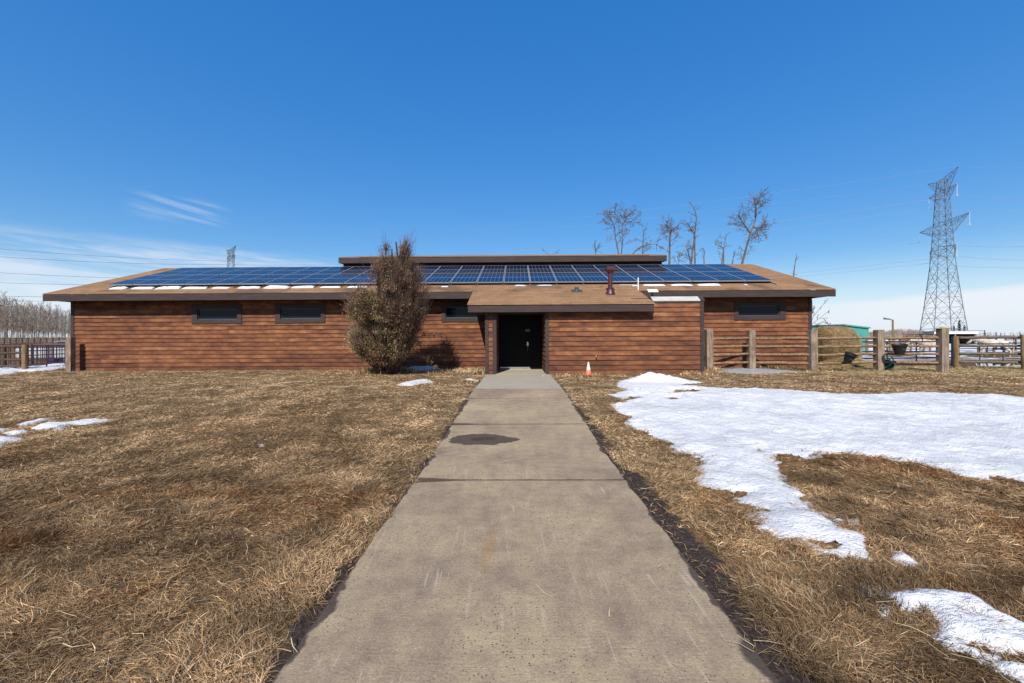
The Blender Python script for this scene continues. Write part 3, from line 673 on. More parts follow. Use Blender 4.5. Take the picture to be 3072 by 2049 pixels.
for (px_, py_, rad, n, l0, l1) in ((1166, 1119, .42, 4200, .10, .30), (1455, 1122, .14, 1000, .08, .2), (1430, 1112, .35, 1500, .06, .15), (2128, 1113, .20, 900, .08, .22), (1350, 1116, .6, 1200, .05, .13),
                                   (210, 1108, .2, 500, .06, .16), (2450, 1117, .18, 400, .05, .14), (2090, 1124, .25, 500, .05, .14), (1740, 1128, .5, 700, .04, .1), (2330, 1108, .5, 500, .05, .16)):
    gx, gy = G(px_, py_); parts_.append(blades(n, 0, 0, l0, l1, .009, int(px_), (gx, gy, rad, n)))
off = 0; Vs = []; Q = []; T = []; Cc = []
for v, q, t_, c in parts_:
    Vs.append(v); Q.append(q + off); T.append(t_ + off); Cc.append(c); off += len(v)
o = np_mesh('grass', np.concatenate(Vs), [np.concatenate(Q), np.concatenate(T)], M_grass, colr=np.concatenate(Cc))
tag(o, 'matted dry brown winter grass of the lawn on both sides of the path', 'grass', kind='stuff')
# pale straw stalks lying loose on the turf
r = np.random.default_rng(99); n = 2000
y = 1.1 + r.random(n) ** 1.5 * 11; x = r.uniform(-1, 1, n) * (1.27 * y + .5); k = (np.abs(x) > 1.0) | (r.random(n) < .03)
k &= (snow_cover(x, y) < 0) ; x, y = x[k], y[k]; n = len(x)
L = .04 + .14 * r.random(n) ** 2.2; th = r.uniform(0, 6.28, n); wv = r.uniform(.0015, .0042, n)
z0 = gz(x, y) + np.where(np.abs(x) > 1.03, .022, .03) + r.random(n) * .015; el = r.uniform(-.02, .2, n)
a = np.stack([x, y, z0], 1); dd = np.stack([np.cos(th) * np.cos(el), np.sin(th) * np.cos(el), np.sin(el)], 1)
bend = np.stack([-np.sin(th), np.cos(th), 0 * th], 1) * (r.normal(0, .1, n) * L)[:, None]
mid = a + dd * (L * .5)[:, None] + bend; e = a + dd * L[:, None]
S = np.stack([-np.sin(th), np.cos(th), r.normal(0, .3, n)], 1) * wv[:, None] * .5
v = np.stack([a - S, a + S, mid + S, mid - S, e + S * .3, e - S * .3], 1).reshape(-1, 3); b = np.arange(n)[:, None] * 6
c = np.array([.56, .44, .26]) * r.uniform(.5, 1.05, n)[:, None]
tag(np_mesh('straw', v, [np.concatenate([b + np.array([[0, 1, 2, 3]]), b + np.array([[3, 2, 4, 5]])])], M_grass, colr=np.repeat(c, 6, 0)),
    'loose pale straw stalks scattered over the lawn', 'straw', kind='stuff')
# loose hay trodden out along the paddock fence
r = np.random.default_rng(5); n = 42000
y = r.uniform(12.6, 16.4, n); x = r.uniform(9.2, 21, n)
k = (snow_cover(x, y) < 0) & (r.random(n) < np.clip((fbm(x * .6, y * .6, 8, 3) - .25) * 2.2, .1, 1)); x, y = x[k], y[k]; n = len(x)
th = r.uniform(0, 6.28, n); L = r.uniform(.05, .16, n); z0 = gz(x, y) + r.random(n) * .03; el = r.uniform(-.1, .35, n)
a = np.stack([x, y, z0], 1); e = a + np.stack([np.cos(th) * np.cos(el), np.sin(th) * np.cos(el), np.sin(el)], 1) * L[:, None]
S = np.stack([-np.sin(th), np.cos(th), r.normal(0, .5, n)], 1) * .0024
v = np.stack([a - S, a + S, e + S, e - S], 1).reshape(-1, 3); b = np.arange(n)[:, None] * 4
c = np.array([[.50, .38, .19]]) * r.uniform(.45, 1.15, n)[:, None]
tag(np_mesh('hay', v, [b + np.array([[0, 1, 2, 3]])], M_grass, colr=np.repeat(c, 4, 0)), 'loose yellow hay trodden into the ground along the paddock fence', 'hay', kind='stuff')

# ================================================================== THE BARN
YM, YF, YE, YC, YR = 15.8, 13.6, 15.2, 13.3, 20.6
def roofz(y): return 3.01 + (y - YE) / 3.0
XL, XR = atY(126, 882, YE).x, atY(2509, 870, YE).x
WL, WR = atY(218, 1000, YM).x, atY(2431.6, 1000, YM).x
ridge_z = roofz(YR)
barn = thing('stable_building', 'long low barn of stained brown clapboard with a shingle roof and dark trim', 'barn', ((XL + XR) / 2, YM, 0.15))
def siding(mb, p0, dirv, nrm, L, za, zb):
    """lapped boards on a rectangle starting at p0 (x, y) along dirv, facing nrm"""
    k0 = math.floor((za - 0.02) / BOARD)
    k = k0
    while 0.02 + k * BOARD < zb - 1e-4:
        lo_, hi_ = 0.02 + k * BOARD, 0.02 + (k + 1) * BOARD
        a_, b_ = max(lo_, za), min(hi_, zb); k += 1
        if b_ - a_ < 1e-3: continue
        off = lambda z: 0.037 - 0.032 * (z - lo_) / BOARD
        rr = random.Random(k * 31 + int(L * 10)); wob = lambda: rr.uniform(-0.004, 0.004)
        n = max(1, int(L / 1.2)); q = []
        for i in range(n + 1):
            s = L * i / n; w_ = wob() if 0 < i < n and b_ == hi_ else 0
            bx, by = p0[0] + dirv[0] * s, p0[1] + dirv[1] * s
            za_ = a_ - (0.006 if a_ == lo_ else 0) + w_
            q.append(((bx + nrm[0] * off(a_), by + nrm[1] * off(a_), za_), (bx + nrm[0] * off(b_), by + nrm[1] * off(b_), b_), (bx, by, za_)))
        for i in range(n):
            mb.poly([q[i][0], q[i + 1][0], q[i + 1][1], q[i][1]]); mb.poly([q[i][2], q[i + 1][2], q[i + 1][0], q[i][0]])
        mb.poly([q[0][2], q[0][0], q[0][1]]); mb.poly([q[n][2], q[n][1], q[n][0]])
def win(pxl, pxr, pyt, pyb, il, ir, it, ib):
    a = atY(pxl, pyb, YM - .04); b = atY(pxr, pyt, YM - .04); c = atY(il, ib, YM - .04); d = atY(ir, it, YM - .04)
    return (a.x, b.x, a.z, b.z, c.x, d.x, c.z, d.z)
WINS = [win(576, 725, 911, 971.5, 592, 712, 927, 958.5), win(825, 975, 909, 969.3, 841, 963, 925, 956),
        win(1324, 1452, 906, 966, 1336, 1440, 921, 954), win(2204, 2357, 904, 960.3, 2215, 2338, 916, 948)]
zs = roofz(YE) - 0.02
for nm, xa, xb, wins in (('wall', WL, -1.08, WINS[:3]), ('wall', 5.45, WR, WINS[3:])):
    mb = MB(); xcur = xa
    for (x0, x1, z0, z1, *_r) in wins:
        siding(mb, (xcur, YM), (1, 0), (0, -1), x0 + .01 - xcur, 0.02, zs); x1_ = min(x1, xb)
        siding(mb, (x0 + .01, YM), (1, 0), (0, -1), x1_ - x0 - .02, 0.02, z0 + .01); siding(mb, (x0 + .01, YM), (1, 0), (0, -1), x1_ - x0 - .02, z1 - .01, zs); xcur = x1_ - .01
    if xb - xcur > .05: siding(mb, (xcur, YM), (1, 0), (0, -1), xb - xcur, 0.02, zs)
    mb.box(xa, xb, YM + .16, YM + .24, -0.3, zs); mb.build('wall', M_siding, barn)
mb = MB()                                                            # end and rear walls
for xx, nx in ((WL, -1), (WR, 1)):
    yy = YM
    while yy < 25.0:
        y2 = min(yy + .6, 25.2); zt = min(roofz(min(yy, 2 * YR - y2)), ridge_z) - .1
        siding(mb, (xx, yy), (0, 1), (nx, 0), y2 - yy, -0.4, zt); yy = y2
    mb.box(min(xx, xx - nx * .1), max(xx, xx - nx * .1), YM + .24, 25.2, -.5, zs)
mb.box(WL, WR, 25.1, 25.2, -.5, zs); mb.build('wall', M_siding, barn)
# front projection: two walls either side of the door recess
def Xf(px): return atY(px, 1050, YF - .03).x
pl0, pl1, pr0 = Xf(1456), Xf(1489.6), Xf(1636); pr1 = Xf(1646); bx1 = Xf(2111); bt0 = Xf(2100.6)
zc = roofz(YC) + 0.035
zsf = zc - .20
YD = 15.36
box_top = 2.50
mb = MB()
siding(mb, (Xf(1466), YF), (1, 0), (0, -1), Xf(1478) - Xf(1466), 0.02, zsf)
siding(mb, (pl0 + .02, YF), (0, 1), (-1, 0), YM - YF, -.1, zsf + .3)
siding(mb, (pl1 - .02, YF + .12), (0, 1), (1, 0), YD - YF - .12, 0.02, zsf + .3)
mb.box(pl0 + .06, pl1 - .06, YF + .04, YM, -.1, zsf + .02)
mb.build('wall', M_siding, barn)
mb = MB()
siding(mb, (pr1 - .01, YF), (1, 0), (0, -1), bt0 - pr1 + .02, 0.02, box_top)
siding(mb, (pr0 + .02, YF + .1), (0, 1), (-1, 0), YD - YF - .1, 0.02, zsf + .3)
siding(mb, (bx1 - .02, YF), (0, 1), (1, 0), YM - YF, -.1, box_top)
mb.box(pr0 + .06, bx1 - .06, YF + .04, YM, -.1, 2.28); mb.build('wall', M_siding, barn)
# corner boards
def trim(x0, x1, y0, y1, z0, z1, nm='corner_trim', m_=None, **k): return MB().box(x0, x1, y0, y1, z0, z1).build(nm, m_ or M_trim, barn, bevel=.004, **k)
trim(WL - .03, WL + .09, YM - .045, YM + .12, -.1, zs); trim(WR - .09, WR + .03, YM - .045, YM + .12, -.1, zs)
trim(pl0, Xf(1466), YF - .045, YF + .12, .03, zsf); trim(Xf(1478), pl1, YF - .045, YF + .12, .03, zsf)
trim(pr0, pr1 + .005, YF - .045, YF + .12, .03, zsf); trim(bt0, bx1 + .01, YF - .045, YF + .12, .03, box_top + .02)
# roofs
def slab(mb, x0, x1, y0, z0, y1, z1, t=.02):
    mb.hexa([(x0, y0, z0 - t), (x1, y0, z0 - t), (x1, y1, z1 - t), (x0, y1, z1 - t), (x0, y0, z0), (x1, y0, z0), (x1, y1, z1), (x0, y1, z1)])
mb = MB(); slab(mb, XL, XR, YE, roofz(YE), YR, ridge_z); slab(mb, XL, XR, YR, ridge_z, 2 * YR - YE + .2, roofz(YE) - .05)
roof = mb.build('roof', M_shingle, barn)
mb = MB()
cxl, cxr = atY(1402, 911, YC).x, atY(1964, 907.6, YC).x
y = YC; nrow = 20
slab(mb, cxl, cxr, YC - .03, roofz(YC - .03) + .035, 15.9, roofz(15.9) + .035, .028)
mb.build('roof', M_shingle, barn)
mb = MB(); fh = .228
mb.box(XL + .01, XR - .01, YE + .012, YE + .05, roofz(YE) - .035 - fh, roofz(YE) - .03)
mb.build('fascia', M_trim, barn)
for xx in (XL + .012, XR - .05):
    mb = MB()
    for ya, za, yb, zb in ((YE + .05, roofz(YE + .05), YR, ridge_z), (YR, ridge_z, 25.9, roofz(YE))):
        mb.hexa([(xx, ya, za - .25), (xx + .038, ya, za - .25), (xx + .038, yb, zb - .25), (xx, yb, zb - .25), (xx, ya, za - .025), (xx + .038, ya, za - .025), (xx + .038, yb, zb - .025), (xx, yb, zb - .025)])
    mb.build('rake_board', M_trim, barn)
mb = MB(); mb.box(cxl + .02, cxr - .02, YC, YC + .04, zc - .04 - .225, zc - .035)
for xx in (cxl + .02, cxr - .058):
    mb.hexa([(xx, YC + .04, zc - .26), (xx + .038, YC + .04, zc - .26), (xx + .038, YM - .6, roofz(YM - .6) - .2), (xx, YM - .6, roofz(YM - .6) - .2),
             (xx, YC + .04, zc - .028), (xx + .038, YC + .04, zc - .028), (xx + .038, YM - .6, roofz(YM - .6) + .004), (xx, YM - .6, roofz(YM - .6) + .004)])
mb.build('canopy_fascia', M_trim, barn)
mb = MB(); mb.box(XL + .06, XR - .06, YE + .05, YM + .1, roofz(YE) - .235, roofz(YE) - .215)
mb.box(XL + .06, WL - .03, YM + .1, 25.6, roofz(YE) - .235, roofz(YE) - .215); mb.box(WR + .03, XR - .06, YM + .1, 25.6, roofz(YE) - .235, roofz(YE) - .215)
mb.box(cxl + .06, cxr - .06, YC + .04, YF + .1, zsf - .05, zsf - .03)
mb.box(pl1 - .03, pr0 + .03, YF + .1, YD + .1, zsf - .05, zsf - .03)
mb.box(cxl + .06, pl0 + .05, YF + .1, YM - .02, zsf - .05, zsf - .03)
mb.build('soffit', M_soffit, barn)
# pale sloping flashing over the box beside the canopy
fa, fb = atY(1957, 901, YF - .02).x, bt0
mb = MB(); mb.hexa([(fa, YF - .06, box_top - .02), (fb, YF - .06, box_top - .02), (fb, YF + .16, box_top + .12), (fa, YF + .16, box_top + .12),
                   (fa, YF - .06, box_top + .015), (fb, YF - .06, box_top + .015), (fb, YF + .16, box_top + .145), (fa, YF + .16, box_top + .145)])
mb.build('flashing', M_cap, barn)
mb = MB(); mb.hexa([(fb + .003, YF - .065, box_top - .03), (bx1 + .03, YF - .065, box_top - .03), (bx1 + .03, YF + .17, box_top + .11), (fb + .003, YF + .17, box_top + .11),
                   (fb + .003, YF - .065, box_top + .03), (bx1 + .03, YF - .065, box_top + .03), (bx1 + .03, YF + .17, box_top + .16), (fb + .003, YF + .17, box_top + .16)])
mb.box(fa - .2, fb - .003, YF - .035, YF + .02, box_top - .07, box_top - .022)
mb.build('cap_trim', M_trim, barn)
mb = MB(); mb.box(fa - .6, bx1, YF + .17, YM, box_top - .02, box_top + .09); mb.build('box_roof', M_soffit, barn)
# windows
for (x0, x1, z0, z1, a, b_, c, d) in WINS:
    yf = YM - .055; fr = MB()
    fr.box(x0, a, yf, YM + .06, z0, z1); fr.box(b_, x1, yf, YM + .06, z0, z1); fr.box(a + .0005, b_ - .0005, yf + .002, YM + .06, z0, c); fr.box(a + .0005, b_ - .0005, yf + .002, YM + .06, d, z1)
    wn = fr.build('window', M_trim, barn, bevel=.003)
    s_ = MB(); ys0, ys1 = YM + .005, YM + .05; t_ = .025
    s_.box(a, a + t_, ys0, ys1, c, d); s_.box(b_ - t_, b_, ys0, ys1, c, d); s_.box(a + t_, b_ - t_, ys0 + .001, ys1, c, c + t_); s_.box(a + t_, b_ - t_, ys0 + .001, ys1, d - t_, d)
    s_.build('sash', M_sash, wn); MB().box(a + t_, b_ - t_, YM + .02, YM + .03, c + t_, d - t_).build('pane', M_glass, wn)
    MB().box(a - .02, b_ + .02, YM + .12, YM + .13, c - .02, d + .02).build('backing', M_black, wn)
# door recess
def Xd(px): return atY(px, 1050, YD).x
dz0 = .235; dz1 = 2.27
floor_ = MB().box(pl1 - .02, pr0 + .02, 13.43, YD + .1, .02, .205).build('threshold_slab', M_concrete, barn)
door = MB().box(Xd(1499), Xd(1590), YD, YD + .045, dz0, dz1).build('door', M_door, barn, bevel=.003)
MB().box(Xd(1500), Xd(1589), YD - .03, YD - .001, dz0 + .015, dz0 + .055).build('weather_strip', M_metal, door)
MB().box(Xd(1496), Xd(1592), YD - .05, YD + .03, .206, dz0 - .004).build('sill', M_cap, barn)
mb = MB(); mb.box(Xd(1590) + .003, Xd(1626), YD + .004, YD + .06, .206, 2.3); mb.box(pl1 - .05, Xd(1499) - .003, YD + .004, YD + .06, .206, 2.3); mb.box(Xd(1590) + .005, Xd(1597), YD - .03, YD + .002, .206, 2.25)
mb.box(Xd(1492), Xd(1598), YD - .02, YD + .002, 2.272, 2.33)
mb.build('door_frame', M_door, barn)
hp = atY(1583, 1045, YD)
mb = MB(); mb.path([(hp.x, YD - .005, hp.z + .12), (hp.x, YD - .06, hp.z + .10), (hp.x, YD - .06, hp.z - .05), (hp.x, YD - .005, hp.z - .08)], .013, 8)
mb.box(hp.x - .03, hp.x + .03, YD - .012, YD - .001, hp.z + .08, hp.z + .17); mb.build('handle', M_metal, door)
lk = atY(1583, 1028, YD); MB().path([(lk.x, YD - .002, lk.z), (lk.x, YD - .03, lk.z)], .03, 14).build('deadbolt', M_metal, door)
sp = atY(1583.5, 991.2, YD)
sg = MB().box(sp.x - .085, sp.x + .085, YD - .006, YD - .001, sp.z - .040, sp.z + .040).build('sign_plate', M_plate, door)
mb = MB(); rr = random.Random(4)                                     # two rows of lettering too small to be read
for row in range(2):
    xx = sp.x - .075
    while xx < sp.x + .07:
        w_ = rr.uniform(.006, .012); mb.box(xx, xx + w_, YD - .0075, YD - .0062, sp.z + .006 - row * .03, sp.z + .024 - row * .03); xx += w_ + .004
mb.build('lettering', M_plate_text, sg)
# clerestory along the ridge
cl0, cl1 = atY(1030, 790, 20.25).x, atY(1986, 783, 20.25).x
cf0, cf1 = atY(1015.5, 780, 19.85).x, atY(2000.6, 775, 19.85).x
zb = 0.5 * (atY(1030, 789.8, 19.85).z + atY(1990, 782.8, 19.85).z); zt = 0.5 * (atY(1030, 772.8, 19.85).z + atY(1990, 766.6, 19.85).z)
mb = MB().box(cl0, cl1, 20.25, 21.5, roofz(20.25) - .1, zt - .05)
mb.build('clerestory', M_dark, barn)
MB().box(cf0, cf1, 19.85, 19.89, zb, zt).build('clerestory_fascia', M_trim, barn)
mb = MB(); slab(mb, cf0 - .01, cf1 + .01, 19.83, zt + .025, 22.4, zt + .56); slab(mb, cf0 - .01, cf1 + .01, 22.4, zt + .56, 25.4, zt - .5)
mb.build('clerestory_roof', M_shingle, barn)
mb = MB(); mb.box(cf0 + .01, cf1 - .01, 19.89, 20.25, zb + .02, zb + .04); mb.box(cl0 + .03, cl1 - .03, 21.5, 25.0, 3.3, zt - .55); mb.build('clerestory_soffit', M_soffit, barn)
# hose tap on the wall
tp = atY(1787.4, 1068, YF - .04)
mb = MB().path([(tp.x, YF + .0, tp.z + .03), (tp.x, YF - .1, tp.z + .03), (tp.x, YF - .13, tp.z - .04)], .018, 8); mb.box(tp.x - .035, tp.x + .035, YF - .1, YF - .085, tp.z + .06, tp.z + .075); mb.path([(tp.x, YF - .09, tp.z + .03), (tp.x, YF - .09, tp.z + .065)], .008, 6)
tap = mb.build('wall_tap', mat('brass', color=(.25, .17, .09), rough=.45, metal=.7), barn)

# ------------------------------------------------------------------ things on the roof
# maroon flue
vx = atY(1830.9, 884, 14.5).x; vy = 14.5; vz = roofz(vy) + .03
flue = thing('flue_pipe', 'tall maroon metal flue pipe with square cap on the entrance roof', 'chimney pipe', (vx, vy, vz))
MB().lathe((vx, vy, vz - .05), [(.17, 0), (.165, .06), (.15, .1), (.11, .19), (.105, .23)], 24).build('flashing_cone', M_maroon, flue, smooth=False)
MB().lathe((vx, vy, vz), [(.115, .185), (.115, .215), (.076, .216), (.076, .68), (.086, .69), (.086, .72), (.07, .73)], 20).build('pipe', M_maroon, flue)
mb = MB(); mb.hexa([(vx - .09, vy - .09, vz + .72), (vx + .09, vy - .09, vz + .72), (vx + .09, vy + .09, vz + .72), (vx - .09, vy + .09, vz + .72),
                    (vx - .145, vy - .145, vz + .80), (vx + .145, vy - .145, vz + .80), (vx + .145, vy + .145, vz + .80), (vx - .145, vy + .145, vz + .80)])
mb.box(vx - .145, vx + .145, vy - .145, vy + .145, vz + .801, vz + .92); mb.build('cap', M_maroon, flue, bevel=.006)
# low grey plumbing vent
qx = atY(1730, 874, 14.95).x; qy = 14.95; qz = roofz(qy) + .03
pv = thing('roof_vent', 'short grey vent stub with square flashing on the entrance roof', 'roof vent', (qx, qy, qz))
mb = MB(); mb.hexa([(qx - .19, qy - .17, roofz(qy - .17) + .038), (qx + .19, qy - .17, roofz(qy - .17) + .038), (qx + .19, qy + .17, roofz(qy + .17) + .038), (qx - .19, qy + .17, roofz(qy + .17) + .038),
     (qx - .19, qy - .17, roofz(qy - .17) + .052), (qx + .19, qy - .17, roofz(qy - .17) + .052), (qx + .19, qy + .17, roofz(qy + .17) + .052), (qx - .19, qy + .17, roofz(qy + .17) + .052)])
mb.build('flashing_plate', M_vent, pv); MB().lathe((qx, qy, qz), [(.10, -.02), (.075, .04), (.072, .14), (.055, .14), (.055, .05)], 18).build('stub', M_vent, pv)
# thin white pole at the corner of the entrance roof
wx = atY(1914.4, 870, 15.12)
pole = MB().path([(wx.x, 15.12, roofz(15.12) + .0), (wx.x + .005, 15.12, roofz(15.12) + .46)], .019, 10).build('white_pole', M_pvc)
tag(pole, 'thin white plastic pipe standing on the roof right of the maroon flue', 'pipe')
# flat dish
dx_ = atY(1957, 888, 14.3); dtop = atY(1958, 872, 14.3)
dish = thing('satellite_dish', 'small flat white rectangular dish on a dark stem above the pale flashing', 'satellite dish', (dx_.x, 14.3, 2.6))
MB().path([(dx_.x, 14.3, box_top + .09), (dx_.x, 14.3, dtop.z - .01)], .022, 8).build('stem', M_black, dish)
mb = MB(); hw = .17; c_, s_ = math.cos(R(20)), math.sin(R(20)); pts = []
for zz in (0, .03):
    for sx_, sy_ in ((-1, -1), (1, -1), (1, 1), (-1, 1)):
        pts.append((dtop.x + sx_ * hw + sy_ * .045, 14.3 + sy_ * .23 * c_ - zz * s_, dtop.z + sy_ * .062 + zz * c_ - .015))
mb.hexa(pts); mb.build('panel', M_white, dish, bevel=.006)

# solar panels
slope = math.atan(1 / 3); PW, PL, PITCH = .995, 1.965, 1.0148
x_first = atY(320, 854, 16.16).x
def panel_proto():
    root = thing('solar_panel', '', 'solar panel', (0, 0, 0), 'solar panels in two rows on the barn roof', local=True)
    mb = MB(); fw = .016
    mb.box(0, fw, 0, PL, 0, .042); mb.box(PW - fw, PW, 0, PL, 0, .042); mb.box(fw, PW - fw, 0, fw, 0, .0415); mb.box(fw, PW - fw, PL - fw, PL, 0, .0415)
    mb.build('frame', M_alu, root); mb = MB(); mb.box(fw, PW - fw, fw, PL - fw, .03, .037)
    mb.build('cell_sheet', M_cells, root)
    return root
proto = panel_proto(); root_y = 16.16
def place_panel(o, x, row):
    y0 = row * (PL + .02); o.location = (x, root_y + y0 * math.cos(slope), roofz(root_y) + .085 + y0 * math.sin(slope)); o.rotation_euler = (slope, 0, 0)
first = True
for row in (0, 1):
    for i in range(25):
        o = proto if first else copy_tree(proto)
        first = False; place_panel(o, x_first + i * PITCH, row)
        o['label'] = '%s blue solar panel from the left end of the %s row on the barn roof' % (ORD[i] if i < 24 else 'last', 'lower' if row == 0 else 'upper') if i else 'blue solar panel at the left end of the %s row on the barn roof' % ('lower' if row == 0 else 'upper')
# rails carrying the panels, running down the slope
mb = MB()
rk = thing('solar_rack', 'thin metal rails carrying the solar panels on the barn roof', 'mounting rails', (x_first, 16.1, roofz(16.1)))
for i in range(25):
    xx = x_first + (i + .97) * PITCH - .02; y0, y1 = 15.93, 19.85
    mb = MB(); mb.hexa([(xx, y0, roofz(y0) + .004), (xx + .03, y0, roofz(y0) + .004), (xx + .03, y1, roofz(y1) + .004), (xx, y1, roofz(y1) + .004), (xx, y0, roofz(y0) + .03), (xx + .03, y0, roofz(y0) + .03), (xx + .03, y1, roofz(y1) + .078), (xx, y1, roofz(y1) + .078)])
    mb.build('rail', M_rail_grey, rk)
mb = MB()
for y0 in (16.5, 17.4, 18.4, 19.4): mb.hexa([(x_first, y0, roofz(y0) + .032), (x_first + 25.3, y0, roofz(y0) + .032), (x_first + 25.3, y0 + .04, roofz(y0 + .04) + .032), (x_first, y0 + .04, roofz(y0 + .04) + .032), (x_first, y0, roofz(y0) + .08), (x_first + 25.3, y0, roofz(y0) + .08), (x_first + 25.3, y0 + .04, roofz(y0 + .04) + .08), (x_first, y0 + .04, roofz(y0 + .04) + .08)])
mb.build('cross_rail', M_alu, rk)
# snow slid off the panels onto the shingles: one patch below each gap
patches = [(333, 377, 11), (399, 459.5, 10), (473, 542, 12), (550, 622.6, 10), (638, 687, 7), (715.5, 782, 9), (795, 865.6, 13), (876, 943, 10), (961, 1024, 6), (1042, 1103, 7),
           (1228, 1254, 3), (1324, 1345, 2.5), (1543.6, 1581.5, 7), (1609.6, 1658, 6), (1774, 1784, 2.5), (1857, 1913, 5), (1931.5, 1995, 7), (2014, 2078, 6), (2094, 2161, 9), (2234, 2243, 2.5)]
for i, (a, b_, h) in enumerate(patches):
    yc = 15.98; p0 = atY(a, 868, yc); p1 = atY(b_, 868, yc); wd = p1.x - p0.x; n = max(8, int(wd / .045)); mmm = 9
    hh = h * .0060; u, vv = np.meshgrid(np.linspace(0, 1, n), np.linspace(-1, 1, mmm))
    env = np.sqrt(np.clip(1 - (2 * u - 1) ** 4, 0, 1)) * np.sqrt(np.clip(1 - vv ** 2, 0, 1)); env *= .55 + .75 * fbm(u * wd * 4 + i * 7, vv * .6, i, 3)
    yy = yc + vv * (.045 + .008 * h) + (fbm(u * wd * 3, vv * 0 + i, i + 40, 2) - .5) * .08; xx = p0.x + u * wd
    zz = roofz(yy) + .002 + hh * env + (.035 if cxl < p0.x < cxr and yc < 15.9 else 0)
    v_ = np.stack([xx.ravel(), yy.ravel(), zz.ravel()], 1); ii = np.arange(u.size).reshape(u.shape)
    f_ = np.stack([ii[:-1, :-1].ravel(), ii[:-1, 1:].ravel(), ii[1:, 1:].ravel(), ii[1:, :-1].ravel()], 1)
    size = 'long' if b_ - a > 58 else ('short' if b_ - a > 30 else 'tiny')
    nthl = '%s snow patch from the left, %s and white, on the shingles below the solar panels' % (ORD[i].replace('leftmost', 'first'), size)
    tag(np_mesh('snow_patch', v_, [f_], M_snow_clean, smooth=True), nthl, 'snow patch', 'snow patches on the shingles below the solar panels')

# traffic cone
cp = atY(1765.5, 1127, 13.15); cz = float(gz(cp.x, 13.15))
cone = thing('traffic_cone', 'small faded traffic cone, white above and orange below, by the barn wall', 'traffic cone', (cp.x, 13.15, cz), local=True)
cb = MB().lathe((0, 0, 0), [(.098, .015), (.090, .03), (.020, .395), (.012, .402)], 24).build('cone_body', M_cone, cone)
MB().box(-.12, .12, -.12, .12, 0, .016).build('base', M_cone, cone, bevel=.005)
# ================================================================== THE EVERGREEN SHRUB
by = 13.8; bx = atY(1170, 1110, by).x; bz0 = float(gz(bx, by))
shrub = thing('evergreen_shrub', 'tall ragged half-brown juniper shrub standing in front of the barn wall', 'shrub', (bx, by, bz0))
def sx2w(cx, cy): p = atY(1000 + cx / 3.2, 690 + cy / 3.2, by); return p.x, p.z
prof = [(50, 640, 668), (110, 580, 720), (180, 495, 755), (300, 440, 778), (400, 372, 822), (520, 305, 875), (570, 240, 905), (620, 195, 930), (760, 135, 930), (900, 155, 850), (1000, 160, 830), (1100, 165, 800), (1200, 235, 720), (1280, 380, 610), (1340, 440, 560)]
PZ = []; 
for cy, l, r_ in prof:
    a = sx2w(l, cy); b = sx2w(r_, cy); PZ.append((a[1], a[0], b[0]))
PZ.sort(); pz = np.array(PZ)
rs = random.Random(12); rn = np.random.default_rng(12)
def lean(q):                       # the crown leans out towards the lawn
    k = 1 - .33 * max(q[2] - bz0, 0) / by; return Vector((q[0] * k, q[1] * k, EYE + (q[2] - EYE) * k))
stems = []; bark = MB(); twig = MB()
trunkx = sx2w(545, 1300)[0]
for k in range(9):
    a = rs.uniform(0, 6.28); zt = [4.3, 4.0, 3.7, 3.4, 3.0, 2.7, 3.9, 2.5, 3.2][k]
    tgt = Vector((0, 0, 0)); l = np.interp(zt + bz0, pz[:, 0], pz[:, 1]); r_ = np.interp(zt + bz0, pz[:, 0], pz[:, 2])
    tx = (l + r_) / 2 + math.cos(a) * (r_ - l) * .33; ty = by + math.sin(a) * (r_ - l) * .3
    p0 = Vector((trunkx + rs.uniform(-.22, .22), by + rs.uniform(-.12, .12), bz0 - .05)); pts = [p0]
    for i in range(1, 9):
        f = i / 8; q = p0.lerp(Vector((tx, ty, bz0 + zt)), f); q.x += math.sin(f * 3.1) * rs.uniform(-.18, .18) + (tx - p0.x) * .25 * math.sin(f * math.pi); q.y += rs.uniform(-.05, .05); pts.append(q)
    pts = [lean(q) for q in pts]
    bark.path(pts, [(.075 if k < 5 else .05) * (1 - .85 * i / 8) + .006 for i in range(9)], 6); stems.append(pts)
LV = []; LC = []
def leaves(c, rad, n, dirv, colr, lmin=.035, lmax=.085):
    p = rn.normal(0, rad * .5, (n, 3)) * np.array([1, 1, .8]) + np.array(c)
    d = np.array(dirv) + rn.normal(0, .55, (n, 3)); d /= np.linalg.norm(d, axis=1)[:, None]
    s = np.cross(d, rn.normal(0, 1, (n, 3))); s /= np.linalg.norm(s, axis=1)[:, None] + 1e-9
    L = rn.uniform(lmin, lmax, n)[:, None]; w_ = L * rn.uniform(.12, .24, n)[:, None]
    LV.append(np.stack([p - d * L * .5, p + s * w_, p + d * L * .5, p - s * w_], 1).reshape(-1, 3))
    c_ = np.array(colr) * rn.uniform(.6, 1.35, n)[:, None]; LC.append(np.repeat(c_, 4, 0))
GREEN = [(.185, .140, .068), (.105, .080, .042), (.38, .30, .165), (.265, .205, .108)]; BROWN = [(.185, .108, .068), (.25, .145, .090), (.115, .070, .046)]
ncl = 0
